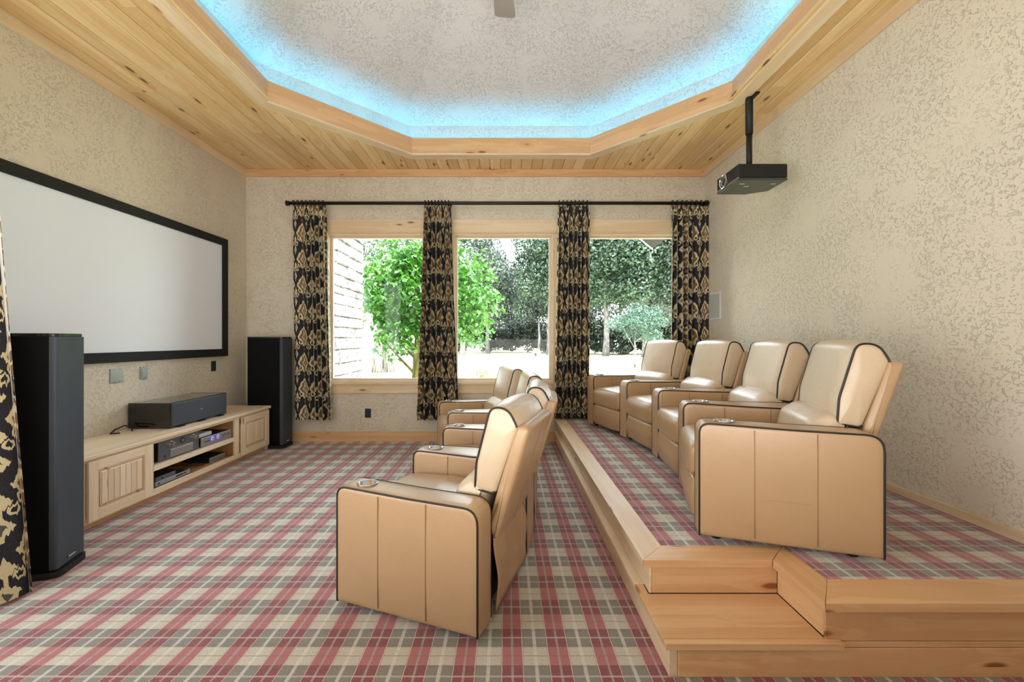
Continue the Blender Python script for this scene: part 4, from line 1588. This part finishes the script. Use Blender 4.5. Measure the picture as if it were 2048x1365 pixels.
def tree(name, px, Y, trunk_h, tr, cz, rad, n, size, leaf, bark, label, cat='tree', group=None, seed=1, blobs=26, br=0.36, gz=GZ, lean=0.0, xoff=0.0, limbs=5):
    rnd = random.Random(seed)
    x = (px - 1012) / F * Y
    root = empty(name, (x, Y, gz), label=label, cat=cat, group=group)
    if trunk_h > 0:
        t_ = MB()
        pts = [(x + lean * k / 5 + rnd.uniform(-.04, .04) * tr * 5, Y, gz - 0.1 + (trunk_h + 0.1) * k / 5) for k in range(6)]
        t_.tube(pts, [tr * (1.25 if k == 0 else 1.0 - 0.1 * k) for k in range(6)], 10)
        top = Vector(pts[-1])
        for k in range(limbs):
            a_ = rnd.uniform(0, 6.28)
            end = Vector((x + xoff + rad[0] * 0.6 * math.cos(a_), Y + rad[1] * 0.6 * math.sin(a_), cz + rad[2] * rnd.uniform(-0.3, 0.5)))
            st = Vector(pts[rnd.choice([3, 4, 5])])
            md_ = (st + end) / 2 + Vector((0, 0, -0.05 * rad[2]))
            t_.tube([st, md_, end], [tr * 0.45, tr * 0.28, tr * 0.08], 6)
        t_.build('trunk', bark, root, smooth=True)
    pts, nr = crown_points((x + xoff, Y, cz), rad, n, rnd, blobs, br)
    vv, ff = leaf_mesh(pts, nr, size, rnd)
    o = MB().add(vv, ff).build('foliage', leaf, root)
    o['kind'] = 'stuff'
    return root


# dogwood by the window: many readable leaves, the nearest 300 as leaves of their own
rnd = random.Random(21)
DY = 12.3
dx = (846 - 1012) / F * DY
dz = 2.35
dg_ = empty('dogwood_tree', (dx, DY, GZ), label='bright green broad-leaved tree close outside the left and middle windows', cat='tree')
t_ = MB()
bx_ = (832 - 1012) / F * DY
t_.tube([(bx_ + 0.05, DY, GZ - 0.1), (bx_ + 0.0, DY, 0.2), (bx_ + 0.03, DY, 0.9), (bx_ + 0.1, DY, 1.7), (bx_ + 0.3, DY, 3.0)], [0.15, 0.12, 0.11, 0.09, 0.04], 10)
for (st, en, r0) in (((bx_, DY, 0.25), (bx_ - 0.95, DY - 0.2, 1.35), 0.05), ((bx_ + 0.02, DY, 0.7), (bx_ - 0.75, DY - 0.1, 1.55), 0.045),
                     ((bx_ + 0.02, DY, 0.5), (bx_ + 0.9, DY + 0.2, 1.6), 0.05), ((bx_ + 0.05, DY, 1.0), (bx_ + 1.3, DY - 0.2, 2.1), 0.05),
                     ((bx_ + 0.05, DY, 1.3), (bx_ - 1.2, DY + 0.2, 2.8), 0.045), ((bx_ + 0.1, DY, 1.7), (bx_ + 1.0, DY - 0.2, 3.2), 0.04), ((bx_, DY, 1.0), (bx_ - 1.3, DY - 0.3, 1.9), 0.035)):
    st, en = Vector(st), Vector(en)
    mid = (st + en) / 2 + Vector((0.04, 0, -0.06))
    t_.tube([st, mid, en], [r0, r0 * 0.65, r0 * 0.2], 6)
t_.build('trunk', M['bark_dog'], dg_, smooth=True)
pts, nr = crown_points((dx + 0.12, DY, dz), (2.3, 1.3, 2.1), 9500, rnd, 95, 0.30, lo=-0.72)
order = sorted(range(len(pts)), key=lambda i: pts[i].y)
sel = set(order[::1][:300])
protos = []
for k in range(6):
    # ovate leaf blade with a folded midrib
    s = 0.17
    prof = [(0.0, 0.0), (0.25, 0.30), (0.5, 0.36), (0.78, 0.20), (1.0, 0.0)]
    vv, ff = [], []
    for (l_, w_) in prof:
        drop = -0.10 * l_ * l_ * (1 + 0.3 * k)
        vv += [(l_ * s, 0, drop * s), (l_ * s, w_ * s, drop * s + 0.08 * s * (w_ > 0)), (l_ * s, -w_ * s, drop * s + 0.08 * s * (w_ > 0))]
    for q in range(4):
        a_ = q * 3
        ff += [(a_, a_ + 3, a_ + 4, a_ + 1), (a_, a_ + 2, a_ + 5, a_ + 3)]
    me = bpy.data.meshes.new('leaf')
    me.from_pydata(vv, [], ff)
    me.update()
    me.materials.append(M['leaf_dog'])
    protos.append(me)
inv = Matrix.Translation(-Vector(dg_.location))
for i in sel:
    o = bpy.data.objects.new('leaf', rnd.choice(protos))
    COL.objects.link(o)
    o.parent = dg_
    o.matrix_parent_inverse = inv
    o.location = pts[i]
    o.rotation_euler = (rnd.gauss(0, 0.35), rnd.uniform(0.1, 0.9), rnd.uniform(0, 6.28))
    o.scale = (rnd.uniform(0.8, 1.15),) * 3
rest = [i for i in range(len(pts)) if i not in sel]
vv, ff = [], []
for i in rest:
    p = pts[i]
    s = 0.17 * rnd.uniform(0.75, 1.2)
    rot = Matrix.Rotation(rnd.uniform(0, 6.28), 3, 'Z') @ Matrix.Rotation(rnd.uniform(0.1, 1.0), 3, 'Y') @ Matrix.Rotation(rnd.gauss(0, 0.4), 3, 'X')
    k = len(vv)
    for (l_, w_, h_) in ((0, 0, 0), (0.4, 0.34, 0.06), (0.45, 0, -0.03), (0.4, -0.34, 0.06), (1.0, 0, -0.12)):
        vv.append(p + rot @ Vector((l_ * s, w_ * s, h_ * s)))
    ff += [(k, k + 2, k + 1), (k, k + 3, k + 2), (k + 1, k + 2, k + 4), (k + 2, k + 3, k + 4)]
o = MB().add(vv, ff).build('foliage', M['leaf_dog'], dg_)
o['kind'] = 'stuff'

# low shrub under the middle window
tree('shrub', 962, 8.6, 0, 0.02, 0.36, (0.72, 0.5, 0.42), 2600, 0.055, M['leaf_pale'], M['bark_dog'], 'low pale shrub just outside the middle window', 'shrub', seed=31, blobs=30)

# twin grey trunk
tw = tree('tree', 757, 21.0, 4.5, 0.30, 7.0, (3.6, 3.0, 3.2), 6000, 0.22, M['leaf_mid'], M['bark'], 'thick twin-trunked grey tree behind the bright green tree', seed=5, blobs=30, lean=-0.2)
o = MB().tube([((775 - 1012) / F * 21, 21.1, GZ - 0.1), ((777 - 1012) / F * 21, 21.1, 2), ((784 - 1012) / F * 21, 21.2, 4.6)], [0.34, 0.24, 0.2], 10).build('second_trunk', M['bark'], tw, smooth=True)

# background wood
bgt = [
    # px, Y, trunk_h, r, cz, rad, n, size, leaf, label
    (870, 62, 7, 0.3, 7.5, (9, 4, 8.5), 13000, 0.42, 'leaf_grey', 'hazy grey-green tree far back behind the bright tree'),
    (1010, 66, 6, 0.3, 4.6, (9, 4, 6.0), 14000, 0.42, 'leaf_grey', 'hazy grey-green tree far back in the middle window'),
    (1120, 62, 7, 0.3, 8.0, (8, 4, 9), 14000, 0.42, 'leaf_dark', 'dark tree far back right of the middle window'),
    (1240, 56, 7, 0.3, 8.0, (8, 4, 9), 15000, 0.40, 'leaf_dark', 'dark tree far back in the right window'),
    (1340, 54, 7, 0.3, 8.0, (7, 4, 9), 12000, 0.40, 'leaf_dark', 'dark tree far back behind the rightmost curtain'),
    (925, 46, 7, 0.28, 9.5, (5.5, 4, 6.5), 15000, 0.33, 'leaf_grey', 'tall grey-green tree just right of the bright tree beyond the lawn'),
    (975, 50, 6, 0.25, 7.6, (4.6, 4, 5.0), 15000, 0.34, 'leaf_grey', 'grey-green tree in the middle of the middle window beyond the lawn'),
    (1098, 44, 7, 0.25, 8.4, (4.4, 4, 7.0), 17000, 0.33, 'leaf_mid', 'taller darker tree at the right side of the middle window'),
    (1150, 46, 7, 0.28, 9.5, (5.6, 4, 8.5), 14000, 0.33, 'leaf_grey', 'tree behind the curtain between the middle and right windows'),
    (1212, 40, 9, 0.30, 9.2, (4.8, 3.5, 7.8), 20000, 0.31, 'leaf_mid', 'tree with a straight dark trunk in the left of the right window'),
    (1290, 38, 8, 0.26, 8.8, (4.6, 3.5, 7.6), 20000, 0.31, 'leaf_mid', 'tree filling the right side of the right window'),
    (1390, 36, 8, 0.26, 8.5, (4.8, 3.5, 7.6), 12000, 0.32, 'leaf_dark', 'tree behind the rightmost curtain'),
    (820, 52, 7, 0.3, 9.0, (7, 4, 7), 8000, 0.32, 'leaf_grey', 'pale grey-green tree behind the bright tree, farthest left'),
]
for i, (px, Y, th_, r_, cz, rad, n, size, lf, lb) in enumerate(bgt):
    tree('tree', px, Y, th_, r_, cz, rad, n, size, M[lf], M['bark'], lb, group='trees at the wood edge', seed=50 + i, blobs=60, br=0.32)
# dark understorey shrubs at the wood edge
us = [(912, 55), (950, 53), (990, 56), (1028, 54), (1066, 53), (1104, 50), (1145, 48), (1188, 47), (1232, 44), (1275, 45), (1320, 43)]
ords = ['leftmost dark hedge shrub', 'second dark hedge shrub from the left', 'third dark hedge shrub from the left', 'fourth dark hedge shrub from the left', 'fifth dark hedge shrub from the left', 'dark hedge shrub right of the little shed', 'dark hedge shrub behind the third curtain', 'dark hedge shrub just right of the third curtain', 'dark hedge shrub right of the straight dark trunk', 'dark hedge shrub behind the small bluish tree', 'rightmost dark hedge shrub']
for i, (px, Y) in enumerate(us):
    h_ = 2.2 + 0.4 * math.sin(i * 2.1)
    tree('shrub', px, Y, 0, 0.1, GZ + h_ * 0.85, (2.0, 1.5, h_), 9000, 0.26, M['leaf_dark'], M['bark'],
         ords[i] + ' along the wood edge beyond the lawn', 'shrub', group='dark shrubs along the wood edge', seed=90 + i, blobs=40)
# small nearer tree in the right window
tree('tree', 1270, 24.5, 1.9, 0.07, 2.15, (1.75, 1.4, 1.25), 5200, 0.13, M['leaf_blue'], M['bark'], 'small bluish-green tree standing on the grass in front of the wood edge', seed=77, blobs=30)
# thin bare trunk by the shed
o = MB().tube([((1077 - 1012) / F * 43, 43, GZ), ((1079 - 1012) / F * 43, 43, 1.6), ((1077 - 1012) / F * 43, 43, 3.4)], [0.16, 0.12, 0.06], 8).build('bare_tree', M['bark'], None, smooth=True)
tag(o, 'thin pale bare trunk rising behind the red-roofed shed', 'tree')
# little red-roofed shed
sx, sy_ = (1073 - 1012) / F * 41, 41.0
sh = empty('shed', (sx, sy_, GZ), label='tiny grey shed with a red roof at the edge of the lawn', cat='shed')
box('walls', (sx - 0.33, sx + 0.33, sy_ - 0.28, sy_ + 0.28, GZ, GZ + 0.42), M['shedwall'], sh)
vv = [(sx - 0.46, sy_ - 0.42, GZ + 0.40), (sx + 0.46, sy_ - 0.42, GZ + 0.40), (sx + 0.46, sy_ + 0.42, GZ + 0.40), (sx - 0.46, sy_ + 0.42, GZ + 0.40), (sx - 0.24, sy_, GZ + 0.82), (sx + 0.24, sy_, GZ + 0.82)]
fixn(MB().add(vv, [(0, 3, 2, 1), (0, 1, 5, 4), (1, 2, 5), (2, 3, 4, 5), (3, 0, 4)]).build('roof', M['redroof'], sh))
box('doorway', (sx - 0.2, sx - 0.02, sy_ - 0.29, sy_ - 0.275, GZ, GZ + 0.32), M['black'], sh)
